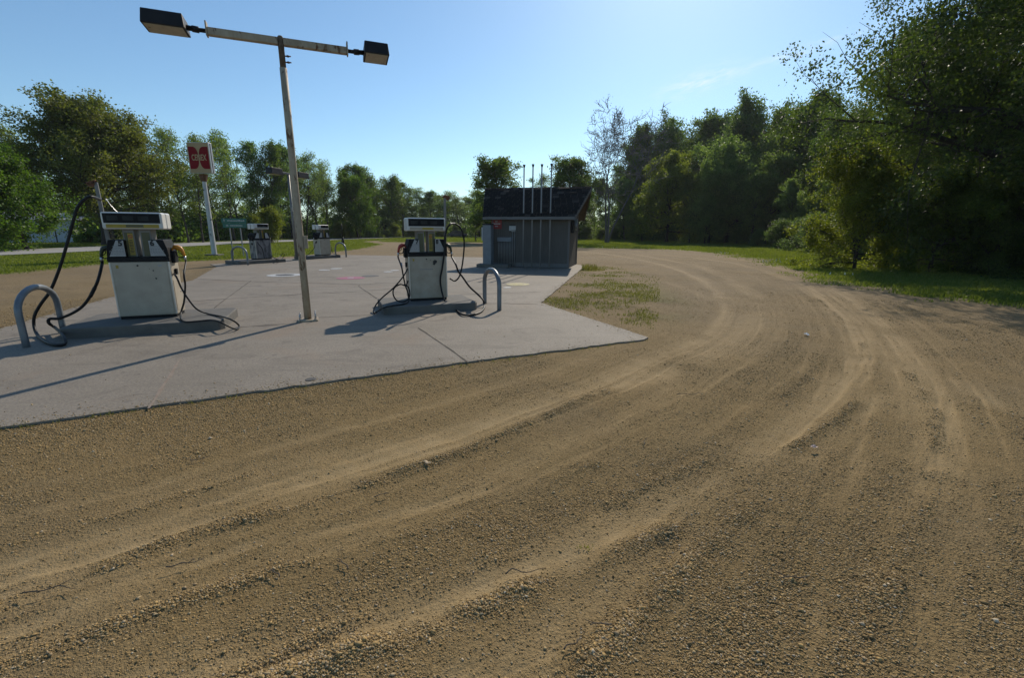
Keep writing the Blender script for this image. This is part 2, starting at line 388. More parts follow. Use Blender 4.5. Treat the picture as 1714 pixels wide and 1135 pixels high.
def pebbles():
    rng = np.random.default_rng(3)
    xs = []; 
    n0 = 1250000
    rad = .8 * np.exp(rng.random(n0) * math.log(15 / .8)); ang = np.radians(rng.uniform(-64, 64, n0))
    x = rad * np.sin(ang); y = rad * np.cos(ang)
    sand, ridge, coarse, grass, weed, far = ground_fields(x, y)
    p = (.14 + .5 * coarse + 1.1 * ridge) * (1 - .9 * np.clip(sand, 0, 1)) * (1 - .7 * grass)
    sp = sdf(x, y, PAD); onp = (sp > .0) & (rng.random(n0) < .5 * np.exp(-np.abs(sp) / .10) * (.2 + 1.2 * fbm(x * 2, y * 2, 120)) + .004)
    keep = ((rng.random(n0) < p) & (sp < -.01)) | onp
    x, y, rad, coarse, sand, ridge, onp = (a[keep] for a in (x, y, rad, coarse, sand, ridge, onp))
    n = len(x)
    z = np.where(onp, PADZ, ground_h(x, y, sand, ridge, coarse))
    s = .0020 + .0036 * rng.random(n) ** 3 + (rng.random(n) < .025) * .006 * rng.random(n)
    s *= 1 + np.clip(rad - 3, 0, 12) * .10
    s *= 1 + .35 * coarse + .5 * ridge
    base = np.array([[1, 0, 0], [0, 1, 0], [-1, 0, 0], [0, -1, 0], [0, 0, .8], [0, 0, -.6]], float)
    tri = np.array([[0, 1, 4], [1, 2, 4], [2, 3, 4], [3, 0, 4], [1, 0, 5], [2, 1, 5], [3, 2, 5], [0, 3, 5]])
    V = base[None] + rng.normal(0, .22, (n, 6, 3))
    th = rng.random(n) * 6.283; c, sn = np.cos(th)[:, None], np.sin(th)[:, None]
    el = .65 + .6 * rng.random(n)[:, None]
    vx = V[..., 0] * el; vy = V[..., 1]
    V = np.stack([vx * c - vy * sn, vx * sn + vy * c, V[..., 2] * .75], -1) * s[:, None, None]
    V += np.stack([x, y, z + s * .25], -1)[:, None]
    F = (tri[None] + 6 * np.arange(n)[:, None, None]).reshape(-1, 3)
    v = np.repeat(rng.random(n), 6)
    m, nt, out = newmat('pebble_stone'); nn = N(nt)
    a = nn('Attribute', attribute_name='v').outputs['Fac']
    col = nn.ramp(a, [(0, (.13, .088, .04)), (.3, (.30, .205, .09)), (.6, (.42, .28, .115)), (.82, (.40, .31, .18)), (.94, (.30, .215, .12)), (1, (.55, .46, .33))])
    b = nn('BsdfPrincipled', {'Roughness': .85, 'Specular IOR Level': .2, 'Base Color': col}); nt.links.new(b.outputs[0], out.inputs[0])
    o = npmesh('gravel', V.reshape(-1, 3), [(F, 0)], [m], True, dict(v=v))
    tag(o, 'loose tan pebbles scattered over the dirt drive', 'gravel', kind='stuff')
    print('pebbles', n)
pebbles()

# ------------------------------------------------------------------ grass
M_GRASS = leafmat('grass_blade', (.075, .11, .014), (.19, .215, .04), .5, (1.3, 1.3, .5), .2)
M_WEED = leafmat('weed_blade', (.11, .12, .03), (.27, .26, .09), .4, (1.2, 1.2, .6), .2)
def blades(name, x, y, z, h, w, mat_, label, cat, seed=1):
    rng = np.random.default_rng(seed); n = len(x)
    th = rng.random(n) * 6.283; le = rng.normal(0, .35, (n, 2)) * h[:, None]
    dx, dy = np.cos(th) * w * .5, np.sin(th) * w * .5
    P = np.stack([x, y, z], 1)
    a = P - np.stack([dx, dy, 0 * dx], 1); b = P + np.stack([dx, dy, 0 * dx], 1)
    m1 = P + np.stack([le[:, 0] * .35 + dx * .7, le[:, 1] * .35 + dy * .7, h * .6], 1); m0 = m1 - 1.4 * np.stack([dx, dy, 0 * dx], 1)
    t = P + np.stack([le[:, 0], le[:, 1], h], 1)
    V = np.stack([a, b, m1, m0, t], 1).reshape(-1, 3); k = 5 * np.arange(n)[:, None]
    Q = k + np.array([0, 1, 2, 3]); T = k + np.array([3, 2, 4])
    v = np.repeat(np.clip(.25 + .5 * fbm(x * .6, y * .6, 33) + rng.normal(0, .22, n), 0, 1), 5)
    o = npmesh(name, V, [(Q, 0), (T, 0)], [mat_], False, dict(v=v))
    return tag(o, label, cat, kind='stuff')
def scatter(n, x0, x1, y0, y1, seed, rmin, rmax):
    """points in a box, denser near the road user, returned with their grass weight"""
    rng = np.random.default_rng(seed)
    r = rmin * np.exp(rng.random(n) * math.log(rmax / rmin)); a = np.radians(rng.uniform(x0, x1, n))
    x, y = r * np.sin(a), r * np.cos(a)
    f = ground_fields(x, y)
    return x, y, r, f, rng
def lawns():
    for name, a0, a1, n, lab, seed in (('lawn_grass', -60, -6, 520000, 'mown green grass between the gravel yard and the road', 5), ('verge_grass', -6, 64, 560000, 'rough bright grass along the foot of the wood', 6)):
        x, y, r, f, rng = scatter(n, a0, a1, 0, 0, seed, 7, 120)
        keep = (rng.random(n) < f[3] ** 1.3) & (sdf(x, y, PAD) < -.1) & (road_d(x, y) > ROADW + .1)
        x, y, r = x[keep], y[keep], r[keep]; f = [q[keep] for q in f]
        h = (.05 + .05 * rng.random(len(x))) * (1 + .6 * (seed == 6) * fbm(x * .8, y * .8, 44)) * (.5 + .5 * f[3]) * (1 + np.clip(r - 40, 0, 60) * .01)
        blades(name, x, y, ground_h(x, y, f[0], f[1], f[2]), h, .012 + .0009 * r, M_GRASS, lab, 'grass', seed)
        print(name, len(x))
    x, y, r, f, rng = scatter(110000, 0, 18, 0, 0, 8, 6.5, 24)
    keep = (rng.random(len(x)) < f[4] * .34 + .55 * (np.hypot(x - 3.2, y - 20.4) < .9)) & (sdf(x, y, PAD) < -.02)
    x, y, r = x[keep], y[keep], r[keep]; f = [q[keep] for q in f]
    h = .02 + .035 * rng.random(len(x)) + .25 * rng.random(len(x)) * (np.hypot(x - 3.1, y - 20.5) < .7)
    blades('weeds', x, y, ground_h(x, y, f[0], f[1], f[2]), h, .007 + .0011 * r, M_WEED, 'thin weedy grass growing on the dirt beside the concrete', 'weeds', 8)
    x, y, r, f, rng = scatter(5200, -3, 42, 0, 0, 9, 22, 80)
    k = (f[3] > .25) & (f[3] < .97) & (fbm(x * .3, y * .3, 66) > .5); x, y = x[k], y[k]
    blades('dandelion_heads', x, y, np.full(len(x), .02), .10 + .06 * rng.random(len(x)), np.full(len(x), .06), mat('seed_head', (.62, .62, .55), (.5, .5, .4), 9, .8), 'pale dandelion seed heads dotted over the rough grass', 'dandelions', 9)
    # weeds in the crack along the front edge of the slab
    rng = np.random.default_rng(12); a = Vector(PAD[-1]); b = Vector(PAD[2]); P = []
    for i in range(58):
        t = rng.random() ** 1.3; c = a.lerp(b, t) if rng.random() < .85 else Vector(line_px((360, 545))[0])
        for k in range(int(rng.integers(5, 24))): P.append((c.x + rng.normal(0, .035), c.y + rng.normal(-.02, .02)))
    P += [(gp(980, 915).x + rng.normal(0, .02), gp(980, 915).y + rng.normal(0, .012)) for _ in range(24)]
    P += [(gp(1700, 955).x + rng.normal(0, .02), gp(1700, 955).y + rng.normal(0, .02)) for _ in range(30)]
    P = np.array(P)
    blades('edge_weeds', P[:, 0], P[:, 1], np.full(len(P), -.015), (.012 + .05 * rng.random(len(P)) ** 2) * np.where(P[:, 0] < -.2, 1, np.where(P[:, 1] > 3.5, 1, .45)), np.full(len(P), .006), M_WEED, 'small weeds sprouting along the front edge of the concrete', 'weeds', 12)
lawns()

# ------------------------------------------------------------------ road, slab
def strip(name, path, w, z, m, seg=1):
    P = spline([(*p, 0) for p in path], 8); V = []; 
    for i, p in enumerate(P):
        t = (P[min(i + 1, len(P) - 1)] - P[max(i - 1, 0)]).normalized(); nrm = Vector((-t.y, t.x, 0))
        V += [p + nrm * w + Vector((0, 0, z)), p - nrm * w + Vector((0, 0, z))]
    F = [(2 * i, 2 * i + 1, 2 * i + 3, 2 * i + 2) for i in range(len(P) - 1)]
    return npmesh(name, V, [(F, 0)], [m])
M_ROAD = mat('road_asphalt', (.30, .29, .28), (.24, .235, .23), .8, .85, bump=.3, bscale=30, geo=True, spots=(.17, .165, .16), spot_scale=2.0, spot_lo=.62, spot_hi=.72)
tag(strip('road', ROADC, ROADW, .05, M_ROAD), kind='structure')
def pad_material():
    m, nt, out = newmat('pad_concrete'); n = N(nt); pos = n('NewGeometry').outputs['Position']
    c = n.mix(n.ramp(n.noise(pos, .6, 5, .6), [(.3, 0.0), (.7, 1.0)]), (.212, .18, .138), (.29, .25, .20))
    c = n.mix(n.ramp(n.noise(pos, 45, 4, .75), [(.35, .75), (.62, 0.0)]), c, (.115, .10, .085))
    c = n.mix(n.ramp(n.noise(pos, 130, 2, .7), [(.62, 0.0), (.72, .6)]), c, (.38, .36, .33))
    c = n.mix(n.ramp(n.noise(pos, 1.1, 6, .7, 1.2), [(.54, 0.0), (.68, .75)]), c, (.12, .10, .08))
    c = n.mix(n.ramp(n.noise(pos, .45, 5, .6, .6), [(.55, 0.0), (.7, .55)]), c, (.225, .165, .115))
    sp = n('TexVoronoi', {'Scale': 3.2, 'Vector': pos}); 
    c = n.mix(n.ramp(sp.outputs['Distance'], [(.03, .8), (.06, 0.0)]), c, (.07, .065, .06))
    mp = n('Mapping', {'Scale': (.5, 2.2, 1), 'Rotation': (0, 0, -.35)}); nt.links.new(pos, mp.inputs['Vector'])
    c = n.mix(n.ramp(n.noise(mp.outputs[0], 1.1, 6, .65, .4), [(.52, 0.0), (.7, .5)]), c, (.13, .112, .09))
    c = n.mix(n.ramp(n.noise(pos, 9, 4, .6), [(.64, 0.0), (.7, .55)]), c, (.09, .08, .07))
    b = n('BsdfPrincipled', {'Roughness': .8, 'Specular IOR Level': .3, 'Base Color': c})
    bp = n('Bump', {'Strength': .35, 'Distance': .006, 'Height': n.noise(pos, 110, 4, .7)})
    nt.links.new(bp.outputs[0], b.inputs['Normal']); nt.links.new(b.outputs[0], out.inputs[0]); return m
M_PAD = pad_material()
def area(p): return sum(p[i - 1][0] * p[i][1] - p[i][0] * p[i - 1][1] for i in range(len(p)))
def rough_edge(poly, step=.12, amp=.012):
    rng = random.Random(4); o = []
    for i in range(len(poly)):
        a = Vector(poly[i]).to_2d(); b = Vector(poly[(i + 1) % len(poly)]).to_2d(); n = max(1, min(60, int((b - a).length / step)))
        for k in range(n):
            p = a.lerp(b, k / n); o.append((p.x + rng.gauss(0, amp) * (k > 0), p.y + rng.gauss(0, amp) * (k > 0)))
    return o
pp = rough_edge(PAD if area(PAD) > 0 else PAD[::-1])
PADZ = .018
pad = MB().slab(pp, -.14, PADZ).build('concrete_pad', M_PAD); tag(pad, kind='structure')
M_JOINT = mat('joint_dirt', (.035, .028, .02), (.07, .055, .04), 9, .9, geo=True)
M_RUSTSTAIN = mat('rust_stain', (.20, .145, .105), (.26, .215, .175), 14, .9, geo=True)
def joint(pts, w, m):
    P = [gp(*p, PADZ) for p in pts]; Q = []; rng = random.Random(int(P[0].x * 99))
    for i in range(len(P) - 1):
        k = max(2, int((P[i + 1] - P[i]).length / .18))
        Q += [P[i].lerp(P[i + 1], j / k) for j in range(k)]
    Q.append(P[-1]); V = []
    for i, p in enumerate(Q):
        t = (Q[min(i + 1, len(Q) - 1)] - Q[max(i - 1, 0)]).normalized(); nrm = Vector((-t.y, t.x, 0)); ww = w * rng.uniform(.4, 1.25); of = rng.gauss(0, .004)
        V += [p + nrm * (ww / 2 + of) + Vector((0, 0, .004)), p - nrm * (ww / 2 - of) + Vector((0, 0, .004))]
    F = [(2 * i, 2 * i + 1, 2 * i + 3, 2 * i + 2) for i in range(len(Q) - 1)]
    o = npmesh('pavement_joint', V, [(F, 0)], [m]); o.parent = pad; return o
for pts, w in [([(700, 549), (742, 577), (784, 607)], .028), ([(600, 479), (631, 500)], .035), ([(498, 541), (400, 548)], .026), ([(531, 532), (622, 527)], .026),
               ([(328, 467), (430, 471.6), (520, 474), (602, 476), (690, 472)], .04), ([(300, 506), (430, 497), (520, 492), (602, 488), (685, 481)], .034), ([(770, 493), (905, 489)], .03),
               ([(362, 447), (398, 442)], .05), ([(479, 437.5), (512, 435)], .05), ([(602, 476), (600, 479)], .02), ([(810, 508), (900, 509)], .028), ([(420, 470), (372, 505), (330, 540)], .022)]:
    joint(pts, w, M_JOINT)
joint([(302, 601), (285, 628), (262, 664), (249, 684)], .035, M_RUSTSTAIN)

# ------------------------------------------------------------------ materials of the built things
M_WHITE = mat('white_enamel_shaded', (.41, .36, .285), (.34, .295, .23), 5, .35, bump=.04, spots=(.20, .13, .08), spot_scale=16, spot_lo=.70, spot_hi=.74)  # pump white lowered so the base colour carries the shade on the cabinet faces
M_HEADER = mat('header_white_sunlit', (.62, .61, .58), (.53, .52, .49), 5, .35, bump=.03, spots=(.3, .25, .18), spot_scale=14, spot_lo=.72, spot_hi=.76)  # same pump white kept lighter, with the sun's highlight in its base colour
M_CREAM = mat('aged_enamel', (.38, .33, .26), (.29, .245, .185), 4, .4, bump=.05, spots=(.16, .09, .05), spot_scale=12, spot_lo=.66, spot_hi=.7)
M_DIRTYSTEEL = mat('grimy_steel', (.30, .29, .29), (.13, .13, .14), 5, .45, .5, bump=.05, spots=(.05, .045, .04), spot_scale=5, spot_lo=.5, spot_hi=.68, stretch=(1, 1, .4))
M_STEEL = mat('brushed_steel', (.55, .55, .55), (.42, .42, .42), 7, .35, .85)
M_BLACK = mat('black_plastic', (.009, .009, .01), (.015, .015, .016), 8, .6, bump=.05, spec=.15)
M_GLASSBLK = mat('dark_display', (.012, .013, .016), (.006, .006, .008), 3, .35, spec=.12)
M_LCD = mat('display_window', (.045, .05, .05), (.014, .016, .016), 3, .4, spec=.15)
M_RUBBER = mat('hose_rubber', (.008, .008, .009), (.013, .013, .013), 20, .5, spec=.25)
M_YELLOW = mat('yellow_label', (.36, .26, .02), (.30, .21, .02), 9, .5, spots=(.2, .15, .05), spot_scale=30, spot_lo=.66, spot_hi=.72)
M_OLIVE = mat('olive_enamel', (.10, .09, .03), (.07, .065, .025), 6, .45)
M_GREYP = mat('grey_enamel', (.19, .18, .165), (.13, .125, .115), 6, .45)
M_RED = mat('red_plastic', (.36, .035, .025), (.25, .025, .02), 9, .45)
M_ORANGE = mat('amber_plastic', (.62, .25, .02), (.5, .18, .015), 9, .4)
M_GREENBLK = mat('dark_green_plastic', (.02, .04, .022), (.014, .025, .016), 9, .45)
M_INK = mat('black_ink', (.02, .02, .022), None, 5, .6)
M_GREYINK = mat('grey_print', (.22, .22, .23), None, 5, .7)
M_PANELW = mat('panel_white', (.36, .36, .35), (.30, .30, .29), 6, .5)
M_ISLAND = mat('island_concrete', (.135, .125, .11), (.085, .08, .072), 3, .85, bump=.5, bscale=60, spots=(.10, .095, .09), spot_scale=3, spot_lo=.58, spot_hi=.7, geo=True)
M_GALV = mat('galvanized_pipe', (.19, .205, .22), (.13, .145, .16), 6, .42, .3, bump=.04, spots=(.25, .19, .14), spot_scale=9, spot_lo=.68, spot_hi=.73)
M_POLE = mat('rusty_white_paint', (.40, .335, .24), (.28, .22, .15), 9, .65, bump=.25, bscale=50, spots=(.11, .055, .025), spot_scale=11, spot_lo=.55, spot_hi=.63, stretch=(1, 1, .45))
M_RUST = mat('rust', (.15, .065, .03), (.09, .04, .02), 14, .85, bump=.3)
M_BRONZE = mat('dark_bronze', (.012, .011, .012), (.02, .018, .018), 6, .5, .2, spec=.3)
M_LENS = mat('lamp_lens', (.36, .33, .25), (.27, .245, .19), 10, .3, spots=(.16, .13, .09), spot_scale=14, spot_lo=.6, spot_hi=.7)
M_ZINC = mat('zinc_bolt', (.45, .45, .44), (.3, .3, .3), 9, .4, .7)

def hexprism(mb, c, r, h, mi=0): return mb.tube([(c[0], c[1], c[2]), (c[0], c[1], c[2] + h)], r, 6, mi, True, False)

# ------------------------------------------------------------------ fuel pumps
def nozzle(s, m, p):
    a = MB(); y = 0.0; P = lambda x, z: (s * x, y, z)
    a.tube([P(.395, 1.02), P(.40, 1.09), P(.42, 1.14), P(.455, 1.16)], [.013, .014, .017, .024], 8, 0)
    a.tube([P(.43, 1.155), P(.445, 1.16), P(.485, 1.155), P(.525, 1.135), P(.545, 1.105), P(.563, 1.05), P(.571, 1.0)], [.022, .036, .041, .040, .03, .022, .02], 8, 0)
    o = a.build('nozzle', m, p)
    g = MB().tube(spline([P(.47, 1.14), P(.46, 1.06), P(.478, 1.0), P(.53, .985), P(.565, 1.02)], 4), .009, 6, 0)
    g.tube([P(.50, 1.14), P(.50, 1.07), P(.545, 1.03)], .007, 6, 0)
    g.build('trigger_guard', M_BLACK, o)
    MB().tube([P(.57, 1.005), P(.573, .97), P(.574, .94)], [.022, .021, .017], 8).build('swivel', M_STEEL, o)
    return o
def pump(label, loc, rz, body, nums, noz, mast_side, far=False):
    r = empty('fuel_pump', loc, R(rz), label, 'fuel pump', 'fuel pumps on the concrete islands')
    W2, D2 = .40, .24
    MB().box(-.385, .385, -.225, .225, 0, .052).build('plinth', M_BLACK, r)
    MB().box(-W2, W2, -D2, D2, .05, .935).build('cabinet', body, r, .008)
    d = MB().box(-W2 + .035, W2 - .035, -D2 - .008, -D2 - .0005, .075, .925)
    dp = d.build('front_door', body, r, .004)
    lk = MB().tube([(-.03, -D2 - .016, .875), (-.03, -D2 - .006, .875)], .013, 12)
    lk.build('lock', M_BLACK, dp)
    if not far:
        rg = random.Random(nums[0]); sc = MB()
        for (sx, sz, rr) in ((.17, .79, .012), (.19, .66, .014), (.12, .82, .007)) if nums[0] == '5' else ((.15, .82, .045), (.13, .78, .03), (.05, .855, .008), (-.02, .84, .006)):
            pts = [(sx + rr * rg.uniform(.6, 1.2) * math.cos(k * .785), sz + rr * rg.uniform(.6, 1.2) * math.sin(k * .785)) for k in range(8)]
            sc.prism(pts, -D2 - .0105, -D2 - .007)
            sc.build('chipped_patch', M_INK, dp); sc = MB()
    if not far:
        wp_ = MB(); rg = random.Random(11); x = -.17
        while nums[0] == '7' and x < .1:
            w = rg.uniform(.02, .035); wp_.box(x, x + w, -D2 - .0105, -D2 - .0088, .655, .672); x += w + .012
        if nums[0] == '7': wp_.build('worn_print', M_GREYINK, dp)
        for sx_, z_, w_, h_, m_ in ((.27, .87, .05, .03, M_PANELW), (-.30, .86, .035, .05, M_YELLOW)): MB().box(sx_ - w_ / 2, sx_ + w_ / 2, -D2 - .0105, -D2 - .0085, z_ - h_ / 2, z_ + h_ / 2).build('sticker', m_, dp)
        for s_ in (-1, 1):
            MB().box(min(s_ * (W2 + .0005), s_ * (W2 + .006)), max(s_ * (W2 + .0005), s_ * (W2 + .006)), -.19, .19, .10, .62).build('side_panel', body, r, .003)
            MB().tube([(s_ * (W2 + .006), .12, .4), (s_ * (W2 + .016), .12, .4)], .012, 10).build('side_lock', M_STEEL, r)
    for xa in (-W2 - .004, W2 - .016): MB().box(xa, xa + .02, -D2 - .004, -D2 + .02, .06, .93).build('corner_trim', M_STEEL, r)
    MB().box(-W2 - .015, W2 + .015, -D2 - .015, D2 + .015, .935, 1.012).build('belt', M_BLACK, r, .01)
    for s in (-1, 1):
        T = Matrix.Scale(s, 4, (1, 0, 0))
        h = MB().prism([(.16, 1.013), (.415, 1.013), (.40, 1.15), (.365, 1.285), (.16, 1.285)], -D2 + .01, D2 - .01)
        for i, v in enumerate(h.v): h.v[i] = (v[0] * s, v[1], v[2])
        if s < 0: h.f = [f[::-1] for f in h.f]
        hb = h.build('nozzle_housing', M_BLACK, r, .006)
        tp = [(.165, 1.025), (.375, 1.025), (.262, 1.275), (.165, 1.275)]
        if s < 0: tp = [(-x, z) for x, z in tp][::-1]
        for sd in (-1, 1):
            y0 = sd * (D2 - .01)
            p = MB().prism(tp, min(y0, y0 + sd * .004), max(y0, y0 + sd * .004))
            pp_ = p.build('instruction_panel', M_PANELW, r)
            if sd < 0 and not far:
                t = MB(); text_mb(t, nums[0 if s < 0 else 1], .115, face_T(s * (.165 + .045), y0 - .005, 1.228), 0, .006)
                rg = random.Random(s + 5)
                for k in range(6):
                    z = 1.18 - k * .024; x = .175
                    while x < .345 - (1.18 - z < .06) * .04:
                        w = rg.uniform(.012, .034); t.box(min(s * x, s * (x + w)), max(s * x, s * (x + w)), y0 - .006, y0 - .0045, z, z + .009, 1); x += w + .008
                t.build('panel_print', [M_INK, M_GREYINK], pp_)
        MB().box(min(s * .38, s * .455), max(s * .38, s * .455), -.10, .10, .90, 1.10).build('nozzle_boot', M_BLACK, r, .015)
        c = MB().add([(s * x, y, z) for x, y, z in ((.03, -.15, 1.013), (.175, -.15, 1.013), (.175, .15, 1.013), (.03, .15, 1.013), (.04, -.13, 1.45), (.19, -.13, 1.45), (.19, .13, 1.45), (.04, .13, 1.45))],
            [f if s > 0 else f[::-1] for f in ((3, 2, 1, 0), (4, 5, 6, 7), (0, 1, 5, 4), (1, 2, 6, 5), (2, 3, 7, 6), (3, 0, 4, 7))])
        cl = c.build('column', M_GREYP, r, .006)
        tilt = lambda z: -.15 + (z - 1.013) * .02 / .437
        x0, x1 = (.055, .125)
        yel = (s < 0) if nums[0] == '5' else (s > 0)
        z0, z1 = 1.02, 1.40
        f = MB().add([(s * (x0 if yel else .06), tilt(z0) - .004, z0), (s * (x1 + .04), tilt(z0) - .004, z0), (s * (x1 + .045), tilt(z1) - .004, z1), (s * (x0 + .005), tilt(z1) - .004, z1)], [(0, 1, 2, 3) if s > 0 else (3, 2, 1, 0)])
        f.build('column_face', M_OLIVE, cl)
        if yel:
            xs = sorted((s * x0, s * x1))
            st = MB().add([(xs[0], tilt(1.04) - .008, 1.04), (xs[1], tilt(1.04) - .008, 1.04), (xs[1], tilt(1.385) - .008, 1.385), (xs[0], tilt(1.385) - .008, 1.385)], [(0, 1, 2, 3)], 0)
            cx = (xs[0] + xs[1]) / 2
            for k in range(24):
                a0, a1 = 2 * math.pi * k / 24, 2 * math.pi * (k + 1) / 24; y = tilt(1.33) - .011
                st.add([(cx + .030 * math.cos(a0), y, 1.335 + .03 * math.sin(a0)), (cx + .03 * math.cos(a1), y, 1.335 + .03 * math.sin(a1)), (cx + .021 * math.cos(a1), y, 1.335 + .021 * math.sin(a1)), (cx + .021 * math.cos(a0), y, 1.335 + .021 * math.sin(a0))], [(0, 1, 2, 3)], 1)
            st.add([(cx - .024, tilt(1.33) - .0115, 1.355), (cx - .018, tilt(1.33) - .0115, 1.361), (cx + .024, tilt(1.33) - .0115, 1.315), (cx + .018, tilt(1.33) - .0115, 1.309)], [(0, 3, 2, 1)], 1)
            rg = random.Random(3)
            for k in range(9):
                z = 1.27 - k * .024; w = rg.uniform(.018, .03)
                st.add([(cx - w, tilt(z) - .0105, z), (cx + w, tilt(z) - .0105, z), (cx + w, tilt(z) - .0105, z + .011), (cx - w, tilt(z) - .0105, z + .011)], [(0, 1, 2, 3)], 2)
            st.build('warning_label', [M_YELLOW, M_RED, M_INK], cl)
    # header: two shells with a seam between
    hd = MB().box(-.40, .40, -.235, -.012, 1.45, 1.715).build('header', M_HEADER, r, .028, 3)
    MB().box(-.395, .395, .012, .235, 1.45, 1.715).build('header', M_HEADER, r, .028, 3)
    MB().box(-.385, .385, -.02, .02, 1.46, 1.705).build('header_seam', M_BLACK, r)
    dx = (-.37, .37) if not far else (-.20, .37)
    for sd in (-1, 1):
        y = sd * .235
        b = MB().box(dx[0], dx[1], min(y, y + sd * .006), max(y, y + sd * .006), 1.545, 1.695).build('display', M_GLASSBLK, r, .003)
        q = MB()
        for k in range(3): q.box(dx[0] + .05 + k * .2, dx[0] + .19 + k * .2, min(y + sd * .005, y + sd * .0075), max(y + sd * .005, y + sd * .0075), 1.585, 1.655) if dx[0] + .19 + k * .2 < .36 else 0
        q.build('readout', M_LCD, b)
        ys = MB().box(-.345, .345, min(y, y + sd * .005), max(y, y + sd * .005), 1.472, 1.528).build('price_strip', M_YELLOW if (nums[0] == '5' and not far) else M_CREAM, r)
        if not far:
            e = MB(); e.box(-.09, .14, min(y + sd * .004, y + sd * .0065), max(y + sd * .004, y + sd * .0065), 1.48, 1.52); e.build('price_plate', M_OLIVE if nums[0] == '5' else M_YELLOW, ys)
    for s, m in ((-1, noz[0]), (1, noz[1])): nozzle(s, m, r)
    if mast_side:
        s = mast_side; x = s * .435
        ms = MB().add([(x - .025, .02, .55), (x + .025, .02, .55), (x + .025, .05, .55), (x - .025, .05, .55), (x - .025 + s * .03, .02, 2.17), (x + .025 + s * .03, .02, 2.17), (x + .025 + s * .03, .05, 2.17), (x - .025 + s * .03, .05, 2.17)],
            [(3, 2, 1, 0), (4, 5, 6, 7), (0, 1, 5, 4), (1, 2, 6, 5), (2, 3, 7, 6), (3, 0, 4, 7)]).build('hose_mast', M_GREYP, r, .003)
        x2 = x + s * .03
        q = MB().tube([(x2 + s * .12 * (s < 0) - .05 * (s > 0), .035, 2.15), (x2, .035, 2.17), (x2 + s * .10, .035, 2.145)], [.02, .04, .028], 10)
        q.tube([(x2 + s * .06, .01, 2.14), (x2 + s * .06, .06, 2.14)], .045, 14)
        q.build('retractor_head', M_RUST, ms)
        if s < 0: MB().tube(spline([(x + .06, .03, 1.93), (x + .10, .03, 1.84), (x + .16, .03, 1.74), (x + .19, .03, 1.70)], 4), .005, 6).build('breakaway_cable', M_STEEL, ms)
    for s in (-1, 1):
        MB().box(min(s * .405, s * .435), max(s * .405, s * .435), -.04, .04, .70, .80).build('hose_outlet', M_BLACK, r, .006)
    return r
def to_local(r, p):
    M = Matrix.Translation(r.location) @ Matrix.Rotation(r.rotation_euler.z, 4, 'Z'); return M.inverted() @ Vector(p)
def hose(r, pts, rad, off=-.30, name='hose', mt=None, start=None, end=None):
    """pts: (px, py) on an upright plane just before the pump face; (px, py, z) lying at height z"""
    rz = r.rotation_euler.z; n = (math.sin(rz), -math.cos(rz), 0)
    P0 = Vector(r.location) + Vector(n) * -off; L = []
    for i, p in enumerate(pts):
        o = p[3] if len(p) > 3 else None
        q = onpl(p[0], p[1], Vector(r.location) + Vector(n) * -o, n) if o is not None else (gp(p[0], p[1], p[2]) if len(p) > 2 else onpl(p[0], p[1], P0, n))
        if q.z < .02 + rad: q.z = .02 + rad
        L.append(to_local(r, q))
    if end: L[-1] = Vector((end * .575, 0, .90)); L.append(Vector((end * .574, 0, .95)))
    if start: L[0] = Vector((start * .575, 0, .90)); L.insert(0, Vector((start * .574, 0, .95)))
    o = MB().tube(spline(L, 6), rad, 8).build(name, mt or M_RUBBER, r); return o, L
def island(loc, rz, L, D, label, chamf=.18):
    c = chamf; h = .18
    prof = [(-L / 2 + c * .35, -D / 2), (L / 2 - c * .35, -D / 2), (L / 2, -D / 2 + c * .5), (L / 2, D / 2 - c * .5), (L / 2 - c * .35, D / 2), (-L / 2 + c * .35, D / 2), (-L / 2, D / 2 - c * .5), (-L / 2, -D / 2 + c * .5)]
    o = MB().slab(prof, -.02, h).build('pump_island', M_ISLAND, None, .02, 3)
    o.location = (loc[0], loc[1], .0); o.rotation_euler.z = R(rz)
    return tag(o, label, 'pump island', 'concrete pump islands')

i1 = island((-6.02, 7.62), 21.5, 2.14, 1.38, 'grey concrete island under the white pump numbered 5 and 6')
i2 = island((-1.85, 9.72), 21.5, 1.92, 1.30, 'grey concrete island under the white pump with red nozzle and looped hoses')
i3 = island((-12.62, 22.70), 62, 2.46, 1.2, 'low concrete island under the grimy grey pump')
i4 = island((-11.32, 26.85), 62, 2.36, 1.2, 'low concrete island under the farthest pale pump')
Z = .18
p1 = pump('white fuel pump numbered 5 and 6 with amber nozzle and yellow strip', (-6.16, 7.71, Z), 21.5, M_WHITE, ('5', '6'), (M_GREENBLK, M_ORANGE), -1)
hose(p1, [(168, 334, Z, .03), (153, 329), (141, 334), (129, 349), (121, 376), (112, 409), (99, 451), (84, 487), (69, 508), (58, 528), (57, 546), (63, 561, .05), (78, 573, .04), (95, 578, .04), (109, 575, .05), (105, 561, .12), (93, 549), (82, 541), (83, 534), (99, 533), (120, 525), (138, 513), (151, 496), (159, 481), (165, 466), (168, 447, Z, -.02)], .022, end=-1)
hose(p1, [(151, 497, Z, -.305), (159, 481, Z, -.305)], .026, -.305, 'hose_coupling')
hose(p1, [(288, 457, Z, -.02), (295, 463), (303, 481), (314, 499), (329, 517), (347, 525, .20), (371, 530, .20), (389, 536, .20), (400, 545, .04), (397, 551, .04), (386, 548, .1), (368, 539, .20), (353, 536, .20), (329, 538, .20), (311, 539, .20), (303, 534, .2), (303, 523), (308, 505), (310, 478), (308, 460), (307, 442, Z, -.02)], .0145, end=1)
hose(p1, [(307.5, 452, Z, -.19), (309.5, 474, Z, -.25)], .015, -.2, 'hose_whip', M_STEEL)
p2 = pump('white fuel pump with red nozzle and black hose looped high at its right', (-1.87, 9.92, Z), 21.5, M_CREAM, ('7', '8'), (M_RED, M_GREENBLK), 1)
